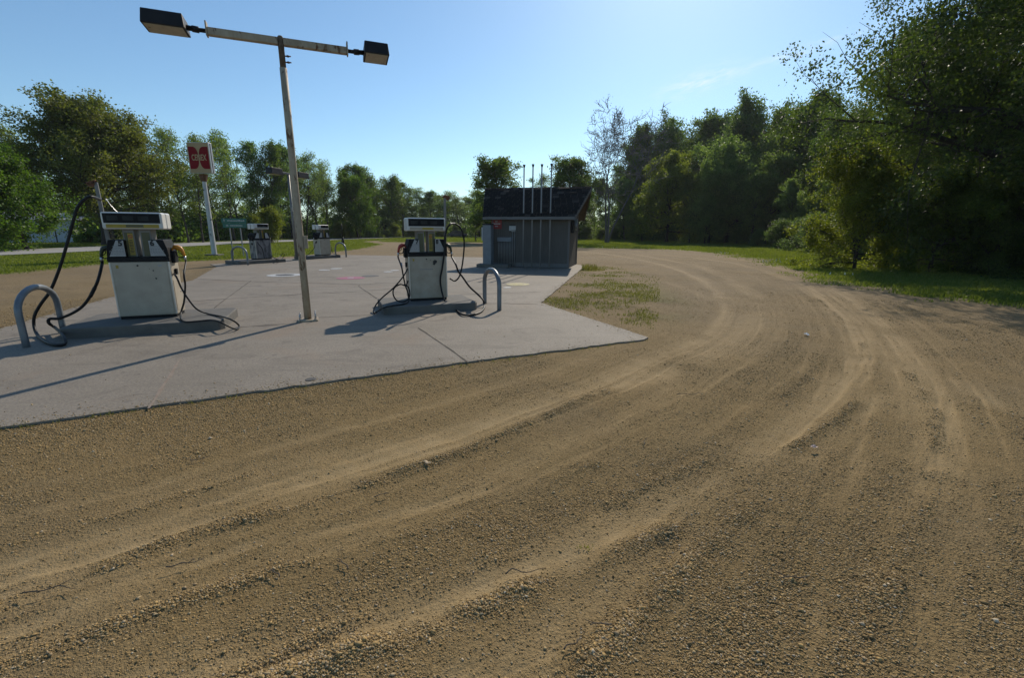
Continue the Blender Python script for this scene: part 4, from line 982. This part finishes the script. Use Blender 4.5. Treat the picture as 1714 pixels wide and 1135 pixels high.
# ------------------------------------------------------------------ litter, leaf, twigs
M_PAPER = mat('white_paper', (.8, .8, .79), (.7, .7, .7), 20, .7)
M_DRYLEAF = mat('dry_leaf', (.33, .26, .17), (.25, .19, .11), 30, .7)
M_TWIG = mat('twig_bark', (.075, .058, .042), (.05, .04, .03), 30, .85)
def crumple(name, p, s, m, label, cat, seed):
    rg = random.Random(seed); V = []; F = []; n = 6
    for i in range(n):
        for j in range(n): V.append(((i / (n - 1) - .5) * s + rg.gauss(0, s * .02), (j / (n - 1) - .5) * s * .6 + rg.gauss(0, s * .02), .008 + abs(rg.gauss(0, s * .12))))
    for i in range(n - 1):
        for j in range(n - 1): F.append((i * n + j, (i + 1) * n + j, (i + 1) * n + j + 1, i * n + j + 1))
    o = MB().add(V, F).build(name, m); so = o.modifiers.new('thickness', 'SOLIDIFY'); so.thickness = .001
    o.location = p; o.rotation_euler.z = rg.uniform(0, 6); tag(o, label, cat); return o
crumple('paper_scrap', gp(1350, 561), .10, M_PAPER, 'small white paper scrap lying on the open dirt', 'litter', 3)
crumple('foam_scrap', gp(1362, 750), .055, mat('pink_scrap', (.5, .38, .33), (.42, .30, .26), 20, .7), 'small pinkish scrap lying on a gravel ridge', 'litter', 5)
def leafobj(p, s, label, seed):
    rg = random.Random(seed); pts = []
    for k in range(22):
        a = 2 * math.pi * k / 22; rr = s * (.55 + .45 * abs(math.cos(2.5 * a + .3))) * rg.uniform(.85, 1.1); pts.append((rr * math.cos(a), rr * .62 * math.sin(a), .012 + .30 * s * math.cos(a) ** 2 + rg.gauss(0, s * .05)))
    V = [(0, 0, .01)] + pts; F = [(0, 1 + k, 1 + (k + 1) % 22) for k in range(22)]
    o = MB().add(V, F, 0, True).tube([(-s * .5, 0, .02), (-s * 1.3, s * .12, .012)], .0016, 5).build('dry_leaf', M_DRYLEAF); so = o.modifiers.new('thickness', 'SOLIDIFY'); so.thickness = .0008
    o.location = p; o.rotation_euler.z = rg.uniform(0, 6); tag(o, label, 'leaf')
leafobj(gp(715, 777), .036, 'pale curled dry leaf lying on the dirt', 2)
tw = [((85, 990), .22, .3), ((575, 945), .11, 2.4), ((880, 960), .20, .2), ((335, 770), .12, .6), ((1000, 1045), .12, 2.9), ((1320, 965), .16, 2.8), ((1080, 740), .14, 1.2), ((640, 830), .10, .5), ((310, 945), .16, .4), ((1155, 660), .3, .1), ((960, 1080), .1, .5), ((460, 960), .1, 2.5)]
for i, (q, L, a) in enumerate(tw):
    p = gp(*q); rg = random.Random(i + 20); pts = []; x = -L / 2
    for k in range(6): pts.append((-L / 2 + L * k / 5, rg.gauss(0, L * .05), .006 + abs(rg.gauss(0, .003))))
    o = MB().tube(spline(pts, 2), [.0035 * (1 - .6 * k / 10) for k in range(11)], 5)
    if rg.random() < .6: o.tube([pts[3], (pts[3][0] + L * .15, pts[3][1] + L * .13, .012)], .0018, 4)
    o = o.build('twig', M_TWIG); o.location = p; o.rotation_euler.z = a
    tag(o, 'short dark dry twig lying on the dirt drive', 'twig', 'dry twigs lying on the dirt drive')

# ------------------------------------------------------------------ trees
def bark(name, c1, c2):
    return mat(name, c1, c2, 5, .9, bump=.6, bscale=22, stretch=(1, 1, .25))
M_BARK = bark('grey_bark', (.075, .062, .05), (.045, .037, .03))
M_BARKD = bark('dark_bark', (.045, .036, .028), (.026, .021, .017))
M_BARKG = bark('mauve_grey_bark', (.13, .125, .128), (.08, .077, .08))
M_BARKP = bark('pale_bark', (.16, .145, .125), (.09, .08, .07))
L_DEEP = leafmat('leaf_deep_green', (.06, .10, .028), (.155, .215, .06), .6, (1.2, 1.25, .6))
L_MID = leafmat('leaf_mid_green', (.062, .112, .022), (.165, .235, .055), .57)
L_SPRING = leafmat('leaf_spring_green', (.10, .155, .038), (.22, .29, .085), .58)
L_BRIGHT = leafmat('leaf_bright_green', (.06, .125, .014), (.14, .235, .03), .5)
L_OLIVE = leafmat('leaf_olive', (.085, .105, .02), (.19, .20, .045), .52)
L_YELL = leafmat('leaf_yellow_green', (.10, .14, .022), (.25, .285, .06), .58)
L_DKOLIVE = leafmat('leaf_dark_olive', (.036, .062, .014), (.105, .145, .032), .5)  # darker olive leaf tone of the huge corner tree
L_BUD = leafmat('leaf_bud', (.09, .085, .06), (.15, .14, .09), .35)

def tubes_np(paths, sides_of):
    V = []; Q = []; b = 0
    for pts, rad in paths:
        n = len(pts); s = sides_of(rad[0]); t = np.gradient(pts, axis=0); t /= np.linalg.norm(t, axis=1, keepdims=True) + 1e-9
        ref = np.array([0., 0., 1.]) if abs(t[0, 2]) < .85 else np.array([1., 0., 0.])
        u = np.cross(t, ref); u /= np.linalg.norm(u, axis=1, keepdims=True) + 1e-9; w = np.cross(t, u)
        a = np.arange(s) * 2 * np.pi / s
        ring = pts[:, None] + (u[:, None] * np.cos(a)[None, :, None] + w[:, None] * np.sin(a)[None, :, None]) * rad[:, None, None]
        V.append(ring.reshape(-1, 3)); i = np.arange(n - 1)[:, None] * s; j = np.arange(s)[None]; j2 = (j + 1) % s
        Q.append((np.stack([i + j, i + j2, i + s + j2, i + s + j], -1).reshape(-1, 4) + b)[:, ::-1]); b += n * s
    return np.vstack(V), np.vstack(Q)

def grow(rng, p, d, L, n, up, wob):
    P = [p]; d = d / np.linalg.norm(d)
    for i in range(n):
        d = d + np.array([0, 0, up / n]) + rng.normal(0, wob, 3); d /= np.linalg.norm(d); p = p + d * L / n; P.append(p)
    return np.array(P)
def tree_proto(seed, H=14., cb=.2, Rr=3.5, env=((0, .6), (.3, 1), (.7, .8), (1, .15)), n1=26, n2=7, n3=4, el=(15, 65), up=.35, leafs=34, ls=.2, sig=.35,
               r0=.22, lead=.96, wob=.10, mats=None, stems=1, lean=0.0, irr=1.0, side=None, tw=1.0, twigs=True, gap=.1):
    rng = np.random.default_rng(seed); paths = []; C = []; S = []
    ex = [e[0] for e in env]; ey = [e[1] for e in env]
    for st in range(stems):
        d0 = np.array([rng.normal(0, .05) + lean, rng.normal(0, .05), 1.0])
        if stems > 1: a = st * 6.283 / stems + rng.random(); d0[:2] += np.array([math.cos(a), math.sin(a)]) * rng.uniform(.12, .3)
        hh = H * lead * (1 if st == 0 else rng.uniform(.75, .95))
        tp = grow(rng, np.array([0, 0, -.15]) + np.array([*rng.normal(0, .06 * (stems > 1), 2), 0]), d0, hh, 14, .25, .035)
        ss = np.linspace(0, 1, 15); tr = r0 * (1.0 - .86 * ss ** .8) / math.sqrt(stems) ; tr[0] *= 1.45; tr[1] *= 1.08
        paths.append((tp, tr)); m = max(4, n1 // stems)
        for i in range(m):
            t = cb + (1 - cb) * ((i + rng.random()) / m) ** .9; t = min(t, .985)
            k = t * 14; i0 = min(int(k), 13); p = tp[i0] + (tp[i0 + 1] - tp[i0]) * (k - i0); rr = np.interp(k, range(15), tr)
            s = (t - cb) / (1 - cb); L = Rr * np.interp(s, ex, ey) * (1 + irr * rng.uniform(-.42, .25)); wp = math.exp(rng.normal(0, .35 * irr)); C0 = len(C)
            az = i * 2.39996 + rng.normal(0, .4) + st
            if side is not None: L *= 1 + side[1] * math.cos(az - side[0])
            e = R(el[0] + (el[1] - el[0]) * s + rng.normal(0, 9))
            d = np.array([math.cos(az) * math.cos(e), math.sin(az) * math.cos(e), math.sin(e)])
            b1 = grow(rng, p, d, L, 7, up, wob); q1 = np.linspace(0, 1, 8); r1 = min(rr * .62, .03 + .022 * L) * (1 - .82 * q1); paths.append((b1, r1))
            for j in range(n2):
                u = .22 + .78 * (j + rng.random()) / n2; kk = min(u, .99) * 7; i1 = int(kk); p2 = b1[i1] + (b1[i1 + 1] - b1[i1]) * (kk - i1)
                t1 = b1[i1 + 1] - b1[i1]; t1 /= np.linalg.norm(t1); d2 = t1 * .65 + rng.normal(0, .55, 3) + np.array([0, 0, .12])
                L2 = L * (.50 - .25 * u) * rng.uniform(.7, 1.3) + .25
                b2 = grow(rng, p2, d2, L2, 4, up * .6, wob * 1.4); r2 = np.interp(kk, range(8), r1) * .55 * (1 - .75 * np.linspace(0, 1, 5)) + .004; paths.append((b2, r2))
                ws_ = math.exp(rng.normal(0, .6 * irr)) * (rng.random() > gap)
                for h in range(n3):
                    v = .3 + .7 * (h + rng.random()) / n3; k3 = min(v, .99) * 4; i2 = int(k3); p3 = b2[i2] + (b2[i2 + 1] - b2[i2]) * (k3 - i2)
                    t2 = b2[i2 + 1] - b2[i2]; t2 /= np.linalg.norm(t2); d3 = t2 * .6 + rng.normal(0, .6, 3); L3 = L2 * .42 * rng.uniform(.6, 1.3) + .12
                    b3 = grow(rng, p3, d3, L3, 2, up * .4, wob * 1.6)
                    if twigs: paths.append((b3, np.array([.012, .008, .004]) * tw))
                    C.append(b3[1]); C.append(b3[2]); S += [wp * ws_, wp * ws_ * 1.3]
    V, Q = tubes_np(paths, lambda r: 9 if r > .12 else (6 if r > .05 else (4 if r > .018 else 3)))
    trunk = npmesh('trunk', V, [(Q, 0)], [mats[0]], True, link=False)
    C = np.array(C); n = int(len(C) * leafs / 2)
    if n < 1: return trunk, None
    wS = np.array(S); idx = rng.choice(len(C), n, p=wS / wS.sum()); clump = rng.normal(0, .16, len(C) // 2 + 1).repeat(2)[:len(C)]
    pos = C[idx] + rng.normal(0, sig, (n, 3)) * np.array([1, 1, .8])
    pos[:, 2] = np.maximum(pos[:, 2], .15)
    ax = rng.normal(0, 1, (n, 3)) + np.array([0, 0, -.35]); ax /= np.linalg.norm(ax, axis=1, keepdims=True)
    nn = rng.normal(0, 1, (n, 3)) + np.array([0, 0, .7]); wv = np.cross(ax, nn); wv /= np.linalg.norm(wv, axis=1, keepdims=True) + 1e-9; nv = np.cross(wv, ax)
    L = ls * rng.uniform(.65, 1.35, n)[:, None]; W = L * .36
    a = pos; c = pos + ax * L; m = pos + ax * L * .48; V = np.stack([a, m + wv * W - nv * L * .10, c - nv * L * .05, m - wv * W - nv * L * .10], 1).reshape(-1, 3)
    F = (np.arange(n)[:, None] * 4 + np.arange(4)[None])
    v = np.clip(.42 + clump[idx] + rng.normal(0, .17, n), 0, 1)
    crown = npmesh('crown', V, [(F, 0)], [mats[1]], False, dict(v=np.repeat(v, 4)), link=False)
    trunk['top'] = float(np.percentile(pos[:, 2], 99.7)); return trunk, crown
PROTO = {}
def proto(key, n, Hh, **kw):
    PROTO[key] = (Hh, kw.get('Rr', 3.5), [tree_proto(900 + 31 * i + sum(map(ord, key)), H=Hh, **kw) for i in range(n)])
proto('wood', 5, 15., cb=.08, Rr=5.0, n1=26, n2=8, n3=4, leafs=34, ls=.25, sig=.30, mats=(M_BARKD, L_DEEP), env=((0, .7), (.3, .95), (.6, 1.0), (.85, .8), (1, .5)), r0=.26, up=.4, gap=.2, irr=1.25, el=(5, 62), lead=.86)
proto('airy', 5, 13., cb=.22, Rr=3.1, n1=22, n2=6, n3=4, leafs=9, ls=.18, sig=.27, gap=.32, mats=(M_BARK, L_SPRING), env=((0, .6), (.35, 1.0), (.7, .85), (1, .45)), r0=.15, up=.6, el=(25, 70), wob=.14)
proto('leafy', 3, 13., cb=.12, Rr=3.4, n1=26, n2=6, n3=4, leafs=17, ls=.2, sig=.28, gap=.2, mats=(M_BARK, L_MID), env=((0, .7), (.35, 1.0), (.7, .85), (1, .4)), r0=.18, up=.5)
proto('round', 2, 10., cb=.16, Rr=4.3, n1=34, n2=8, n3=4, leafs=40, ls=.21, sig=.28, mats=(M_BARKD, L_BRIGHT), env=((0, .85), (.3, 1.0), (.6, .92), (.85, .6), (1, .3)), r0=.22, up=.25, el=(-8, 70))
proto('maple', 1, 10., cb=.19, Rr=4.3, n1=36, n2=8, n3=4, leafs=44, ls=.21, sig=.28, mats=(M_BARKD, L_BRIGHT), env=((0, .85), (.3, 1.0), (.6, .92), (.85, .6), (1, .3)), r0=.22, up=.25, el=(2, 70))
proto('oak', 1, 14., cb=.30, Rr=6.4, n1=50, n2=9, n3=5, leafs=32, ls=.2, sig=.28, gap=.06, irr=.4, lead=.74, mats=(M_BARKD, L_OLIVE), env=((0, .8), (.2, 1.0), (.5, .95), (.8, .78), (1, .58)), r0=.5, up=.22, el=(4, 68), wob=.13)
proto('bare', 1, 15., cb=.42, Rr=5.2, n1=24, n2=8, n3=7, leafs=.8, ls=.11, sig=.15, tw=2.3, mats=(M_BARKG, L_BUD), env=((0, .75), (.4, 1.0), (.75, .95), (1, .6)), r0=.24, up=.75, el=(28, 72), wob=.17, stems=3, lead=.9, irr=.6, gap=0)
proto('poplar', 2, 13., cb=.18, Rr=3.7, n1=30, n2=7, n3=4, leafs=26, ls=.24, sig=.28, gap=.15, mats=(M_BARK, L_MID), env=((0, .6), (.35, 1.0), (.65, .95), (.88, .65), (1, .3)), r0=.22, up=.45)
proto('shrub', 3, 3.2, cb=.03, Rr=1.7, n1=24, n2=6, n3=3, leafs=34, ls=.12, sig=.2, mats=(M_BARKD, L_YELL), env=((0, .9), (.4, 1.0), (.75, .75), (1, .4)), r0=.07, up=.5, el=(15, 70), stems=3, wob=.16)
proto('hero', 1, 17.5, cb=.08, Rr=7.0, n1=64, n2=10, n3=6, leafs=128, ls=.095, sig=.26, gap=.16, irr=.9, mats=(M_BARKD, L_DKOLIVE), env=((0, .86), (.25, 1.0), (.55, .92), (.8, .7), (1, .35)), r0=.42, up=.12, el=(2, 62), wob=.13, stems=2)
proto('box_elder', 1, 8.5, cb=.08, Rr=4.4, n1=36, n2=8, n3=5, leafs=44, ls=.15, sig=.26, gap=.12, mats=(M_BARKD, L_YELL), env=((0, .9), (.3, 1.0), (.6, .9), (.85, .6), (1, .35)), r0=.2, up=.2, el=(0, 65), wob=.14, stems=2)
NTREE = [0]
def tree(key, pos, H, label, group=None, width=1.0, rot=None, name='tree', cat='tree', crownmat=None, var=None):
    Hh, Rr, P = PROTO[key]; NTREE[0] += 1
    tk, cr = P[(NTREE[0] if var is None else var) % len(P)]
    rg = random.Random(NTREE[0] * 7)
    e = empty(name, pos, rg.uniform(0, 6.28) if rot is None else rot, label, cat, group)
    s = H / (tk.get('top') or Hh); e.scale = (s * width, s * width, s)
    for nm, me in (('trunk' if cat == 'tree' else 'stems', tk), ('crown' if cat == 'tree' else 'foliage', cr)):
        if me is None: continue
        o = bpy.data.objects.new(nm, me); COL.objects.link(o); o.parent = e
        if crownmat and me is cr: o.material_slots[0].link = 'OBJECT'; o.material_slots[0].material = crownmat
    return e
def at_px(px, ytop, dist):
    """trunk foot below image column px at range dist, and the height that reaches ytop"""
    p = atr(px, ytop, dist); return (p.x, p.y, -.05), p.z
# --- the wood behind the road, left
G1 = 'slender trees of the wood behind the road'
L1 = 'slender airy spring green tree in the wood behind the road'
rg = random.Random(5)
tops = [(-60, 210), (0, 200), (60, 235), (105, 240), (160, 225), (200, 222), (240, 210), (262, 206), (285, 213), (310, 232), (335, 226), (362, 214), (388, 226), (412, 236), (436, 232), (458, 238), (480, 246), (502, 256), (524, 264), (545, 268), (568, 276), (592, 276), (612, 288), (632, 292), (652, 300), (672, 304), (694, 312), (716, 318), (740, 318), (764, 322), (790, 318)]
def wood_dist(px): return 64 + max(0, px - 300) * .125 + max(0, 300 - px) * .02
WF = lambda q: 1 + max(0, q - 480) * .0028
for i, (px, yt) in enumerate(tops):
    k = 'leafy' if 400 <= px <= 480 or 560 <= px <= 640 or px in (672, 716) else 'airy'
    p, H = at_px(px + rg.uniform(-6, 6), yt, wood_dist(px) + rg.uniform(0, 5) + (24 if px < 118 else 0))
    if k == 'airy': tree(k, p, H, L1, G1, rg.uniform(.85, 1.15) * WF(px))
    else: tree(k, p, H, 'fuller mid green tree in the wood behind the road', 'fuller trees of the wood behind the road', rg.uniform(.9, 1.1) * WF(px))
for i in range(28):                      # second and third ranks
    px = -80 + i * 33 + rg.uniform(-9, 9); yt = np.interp(px, [t[0] for t in tops], [t[1] for t in tops]) + rg.uniform(25, 85) * (1 if px < 500 else .35)
    p, H = at_px(px, yt, wood_dist(px) + 9 + rg.uniform(0, 16) + (18 if px < 150 else 0))
    tree('leafy' if i % 2 else 'airy', p, H, 'leafy tree deep inside the wood behind the road', 'trees deep inside the wood behind the road', rg.uniform(1.0, 1.35) * WF(px))
p, H = at_px(134, 158, 60); ok = tree('oak', p, H, 'broad spreading olive green oak rising above the wood at left', None, 1.12, rot=.6)
for px, yt, d in ((628, 316, 128), (655, 322, 134), (684, 328, 140), (708, 330, 150), (732, 326, 150), (752, 334, 158), (774, 330, 150), (798, 336, 150)):
    p, H = at_px(px, yt, d); tree('leafy', p, H, 'leafy tree deep inside the wood behind the road', 'trees deep inside the wood behind the road', 2.0)
for px, yt, d in ((802, 340, 118), (836, 338, 112), (868, 330, 108), (905, 325, 104), (940, 318, 100), (972, 305, 98)):
    p, H = at_px(px, yt, d); tree('leafy', p, H, 'low leafy tree in the belt behind the shed', 'low trees in the belt behind the shed', 2.0)
p, H = at_px(592, 290, 92); tree('round', p, H, 'bright green rounded tree before the wood, right of the lamp post', None, .8)
p, H = at_px(447, 345, 62); tree('shrub', p, H, 'bright young sapling above the grimy grey pump', None, .8, name='sapling', cat='sapling')
p, H = at_px(4, 243, 50); tree('maple', p, H, 'bright green maple with low branches at the left edge', None, 1.08)
p, H = at_px(-135, 220, 47); tree('maple', p, H, 'bright green maple cut off by the left edge of the photo', None, 1.2)
# --- behind the shed
p, H = at_px(822, 261, 62); tree('poplar', p, H, 'rounded mid green tree rising behind the left end of the shed roof', None, 1.35)
p, H = at_px(948, 262, 66); tree('poplar', p, H, 'rounded tree rising behind the right end of the shed roof', None, 1.3)
p, H = at_px(897, 290, 80); tree('airy', p, H, 'low airy tree seen between the vent pipes', None, 1.2)
p, H = at_px(795, 318, 70); tree('leafy', p, H, 'darker tree behind the hose mast, left of the shed', None, 1.1)
p, H = at_px(1028, 178, 70); tree('bare', p, H, 'tall nearly bare tree with fine twigs right of the shed', None, 1.15, rot=1.2)
# --- the tall wood at right
G2 = 'tall dark trees of the right hand wood'; L2 = 'tall dark full crowned tree in the right hand wood'
for px, yt, d in ((985, 290, 106), (1062, 232, 106), (1082, 208, 108), (1112, 205, 107), (1140, 192, 110), (1172, 190, 108), (1200, 187, 108), (1228, 205, 104), (1252, 168, 98), (1282, 158, 93), (1312, 170, 86), (1340, 178, 82), (1372, 152, 80), (1392, 165, 76), (1430, 190, 70), (1470, 175, 66), (1520, 170, 62), (1570, 160, 60), (1630, 150, 56), (1700, 140, 54), (1780, 120, 50)):
    p, H = at_px(px, yt, d + rg.uniform(-2, 3)); tree('wood', p, H, L2, G2, rg.uniform(.75, 1.05) * (.8 if px < 1100 else 1), crownmat=(L_MID if rg.random() < .35 else None))
for i in range(17):
    px = 960 + i * 50 + rg.uniform(-12, 12); yt = np.interp(px, [985, 1062, 1200, 1280, 1400, 1700], [300, 245, 215, 190, 190, 180]) + rg.uniform(5, 40)
    p, H = at_px(px, yt, 122 + rg.uniform(0, 12) - max(0, px - 1250) * .1); tree('wood', p, H, 'tree deep inside the right hand wood', 'trees deep inside the right hand wood', rg.uniform(1.0, 1.25))
G3 = 'younger lighter trees along the right hand wood'; 
for px, yt, d in ((1128, 256, 78), (1165, 285, 76), (1200, 268, 74), (1236, 228, 78), (1100, 300, 90), (1052, 300, 96), (1188, 322, 72), (1268, 290, 72), (1300, 255, 74), (1340, 300, 66), (1395, 300, 60), (1080, 330, 80)):
    p, H = at_px(px, yt, d); tree('poplar' if px % 3 else 'round', p, H, 'younger lighter green tree at the foot of the tall right hand wood', G3, rg.uniform(.75, 1.0), crownmat=(L_YELL if px in (1205, 1232, 1128) else L_SPRING))
# --- the big trees at the right edge
tree('hero', (21.9, 18.6, -.1), 23.5, 'huge overhanging tree filling the upper right corner', None, .92, rot=2.2)
tree('hero', (26.5, 29.0, -.1), 15.5, 'tall dark tree just left of and behind the huge corner tree', None, .85, rot=5.1, crownmat=L_DEEP)
tree('hero', (34.5, 26.0, -.1), 17.5, 'second huge dark tree just behind the one in the upper right corner', None, .9, rot=4.4, crownmat=L_DEEP)
p, H = at_px(1466, 236, 27); tree('box_elder', p, H, 'bushy yellow green tree lit by the sun, left of the huge tree', None, .92)
p, H = at_px(1595, 270, 27); tree('box_elder', p, H, 'bushy darker tree under the huge tree at right', None, 1.1, crownmat=L_MID)
p, H = at_px(1690, 300, 27); tree('box_elder', p, H, 'low bushy tree at the right edge of the photo', None, 1.1, crownmat=L_DEEP)
G4 = 'shrubs along the foot of the right hand wood'
for i in range(24):
    px = 990 + i * 33 + rg.uniform(-12, 12); d = np.interp(px, [990, 1200, 1330, 1500, 1714], [94, 88, 62, 38, 29]) + rg.uniform(-1, 4)
    p, H = at_px(px, 0, d); tree('shrub', p, rg.uniform(1.6, 3.6), 'leafy shrub at the dark foot of the right hand wood', G4, rg.uniform(.9, 1.4), name='shrub', cat='shrub', crownmat=L_DEEP if i % 3 else L_MID)
for i in range(22):
    px = 540 + i * 18 + rg.uniform(-6, 6); p, H = at_px(px, 0, wood_dist(px) - 4)
    tree('shrub', p, rg.uniform(1.5, 3.2), 'leafy shrub at the edge of the wood behind the road', 'shrubs along the wood behind the road', rg.uniform(.9, 1.4), name='shrub', cat='shrub', crownmat=L_MID if i % 2 else None)
# understorey that reads as one mass
def understorey(name, ring, n, h, label, m, seed, ls=.3):
    rng = np.random.default_rng(seed); ring = [np.array(q) for q in ring]
    k = rng.integers(0, len(ring) - 1, n); t = rng.random(n)[:, None]; A = np.array(ring)
    p = A[k] * (1 - t) + A[k + 1] * t; d = rng.random(n) ** .8 * 16
    nrm = p / np.linalg.norm(p, axis=1, keepdims=True); p = p + nrm * d[:, None]
    hh = h * (.35 + .9 * fbm(p[:, 0] * .25, p[:, 1] * .25, seed)) * (.35 + .65 * np.clip(d / 4, 0, 1)); z = hh * rng.random(n) ** 1.1
    pos = np.stack([p[:, 0], p[:, 1], z], 1); ax = rng.normal(0, 1, (n, 3)); ax /= np.linalg.norm(ax, axis=1, keepdims=True); w = np.cross(ax, rng.normal(0, 1, (n, 3)) + np.array([0, 0, .6])); w /= np.linalg.norm(w, axis=1, keepdims=True)
    L = ls * rng.uniform(.6, 1.4, n)[:, None]
    V = np.stack([pos, pos + ax * L * .5 + w * L * .35, pos + ax * L, pos + ax * L * .5 - w * L * .35], 1).reshape(-1, 3)
    o = npmesh(name, V, [(np.arange(4 * n).reshape(-1, 4), 0)], [m], False, dict(v=np.repeat(rng.random(n), 4)))
    tag(o, label, 'undergrowth', kind='stuff')
def arc(pxs, dfun): return [tuple(atr(px, 400, dfun(px)).xy) for px in pxs]
understorey('undergrowth', arc(range(125, 860, 60), lambda q: wood_dist(q) + 2), 70000, 4.4, 'shady undergrowth between the trunks behind the road', L_MID, 3, .42)
understorey('undergrowth', arc(range(-180, 185, 60), lambda q: 92), 22000, 5.5, 'shady undergrowth behind the pale metal building', L_MID, 8, .5)
understorey('undergrowth', arc(range(960, 1900, 60), lambda q: float(np.interp(q, [960, 1200, 1330, 1500, 1714, 1900], [100, 94, 70, 44, 33, 28]))), 90000, 4.5, 'dark undergrowth under the tall right hand wood', L_DEEP, 4, .36)

# ------------------------------------------------------------------ far parked car beside the road
M_CAR = mat('dark_blue_paint', (.012, .016, .04), (.012, .016, .035), 2, .25)
M_CARGL = mat('car_glass', (.02, .03, .03), (.04, .05, .05), 2, .08)
M_TYRE = mat('tyre_rubber', (.015, .015, .015), None, 9, .8)
cp = atr(766, 389, 112)
e = empty('parked_car', (cp.x, cp.y, 0), R(8), 'dark blue car seen far off through the looped hose', 'car')
MB().prism([(-2.2, .35), (2.2, .35), (2.25, .75), (1.4, .95), (.8, 1.45), (-1.2, 1.48), (-1.9, 1.0), (-2.25, .9)], -.85, .85).build('body', M_CAR, e, .05)
MB().prism([(1.2, .98), (.74, 1.38), (-1.12, 1.41), (-1.65, 1.02)], -.86, .86).build('side_window', M_CARGL, e)
for x in (-1.4, 1.4):
    for y in (-.8, .8): MB().tube([(x, y - .1, .33), (x, y + .1, .33)], .33, 16).build('wheel', M_TYRE, e)

# ------------------------------------------------------------------ thin morning haze
m, nt, out = newmat('haze_air'); n = N(nt)
pv = n('VolumePrincipled', {'Color': (.86, .92, 1, 1), 'Density': HAZE, 'Anisotropy': .3}); nt.links.new(pv.outputs[0], out.inputs['Volume'])
if HAZE: tag(MB().box(-1050, 1050, -1050, 1050, -2, 60).build('haze', m), 'thin pale haze in the air', 'haze', kind='stuff')
# ------------------------------------------------------------------ sky, sun, exposure
SUN_EL, SUN_AZ = R(35.0), R(18.0)
W = bpy.data.worlds.new('World'); SC.world = W; W.use_nodes = True; nt = W.node_tree; nt.nodes.clear(); n = N(nt)
out = nt.nodes.new('ShaderNodeOutputWorld')
sk = n('TexSky'); sk.sky_type = 'NISHITA'; sk.sun_disc = False; sk.sun_elevation = SUN_EL; sk.sun_rotation = SUN_AZ
sk.altitude = 250; sk.air_density = 1.0; sk.dust_density = .35; sk.ozone_density = 2.0
# thin cirrus wisps high over the wood
dirv = n('TexCoord').outputs['Generated']
def wisp(px, py, sx, sy, rot):
    d = ray(px, py).normalized(); rt = Vector((d.y, -d.x, 0)).normalized(); up = rt.cross(d)
    a = n('VectorMath', {0: dirv, 1: tuple(rt)}, operation='DOT_PRODUCT').outputs['Value']; b = n('VectorMath', {0: dirv, 1: tuple(up)}, operation='DOT_PRODUCT').outputs['Value']
    f = n('VectorMath', {0: dirv, 1: tuple(d)}, operation='DOT_PRODUCT').outputs['Value']
    u = n.math('SUBTRACT', n.math('MULTIPLY', a, math.cos(rot)), n.math('MULTIPLY', b, -math.sin(rot))); v = n.math('ADD', n.math('MULTIPLY', a, -math.sin(rot)), n.math('MULTIPLY', b, math.cos(rot)))
    q = n.math('ADD', n.math('POWER', n.math('ABSOLUTE', n.math('DIVIDE', u, sx)), 2.0), n.math('POWER', n.math('ABSOLUTE', n.math('DIVIDE', v, sy)), 2.0))
    g = n.math('MULTIPLY', n.math('POWER', 2.718, n.math('MULTIPLY', q, -1.0)), n.math('GREATER_THAN', f, 0.0))
    mp = n('CombineXYZ', {0: n.math('MULTIPLY', u, 14.0), 1: n.math('MULTIPLY', v, 60.0), 2: 0.0})
    return n.math('MULTIPLY', g, n.ramp(n.noise(mp.outputs[0], 2.2, 6, .6, .6), [(.38, 0.0), (.68, 1.0)]))
ws = n.math('ADD', wisp(1172, 135, .06, .016, .22), n.math('MULTIPLY', wisp(1330, 88, .09, .008, .2), .55))
skc = n.mix(1.0, sk.outputs[0], (.82, 1.0, 1.05), 'MULTIPLY')
col = n.mix(n.math('MULTIPLY', ws, .6, clamp=True), skc, (7.6, 8.2, 8.6))
bg = n('Background', {'Color': col, 'Strength': .124}); nt.links.new(bg.outputs[0], out.inputs[0])
sun = bpy.data.lights.new('sun', 'SUN'); sun.energy = 4.3; sun.angle = R(.53); sun.color = (1, .90, .75)
so = bpy.data.objects.new('sun', sun); COL.objects.link(so)
sd = Vector((math.sin(SUN_AZ) * math.cos(SUN_EL), math.cos(SUN_AZ) * math.cos(SUN_EL), math.sin(SUN_EL)))
so.rotation_euler = (-sd).to_track_quat('-Z', 'Y').to_euler(); so.location = sd * 60
SC.view_settings.view_transform = 'Standard'; SC.view_settings.look = 'None'; SC.view_settings.exposure = 0; SC.view_settings.gamma = 1
SC.render.engine = 'CYCLES'
SC.cycles.max_bounces = 6; SC.cycles.diffuse_bounces = 3; SC.cycles.transmission_bounces = 4; SC.cycles.transparent_max_bounces = 4
SC.cycles.use_denoising = True; SC.cycles.use_adaptive_sampling = True
print('faces', sum(len(m.polygons) for m in bpy.data.meshes))
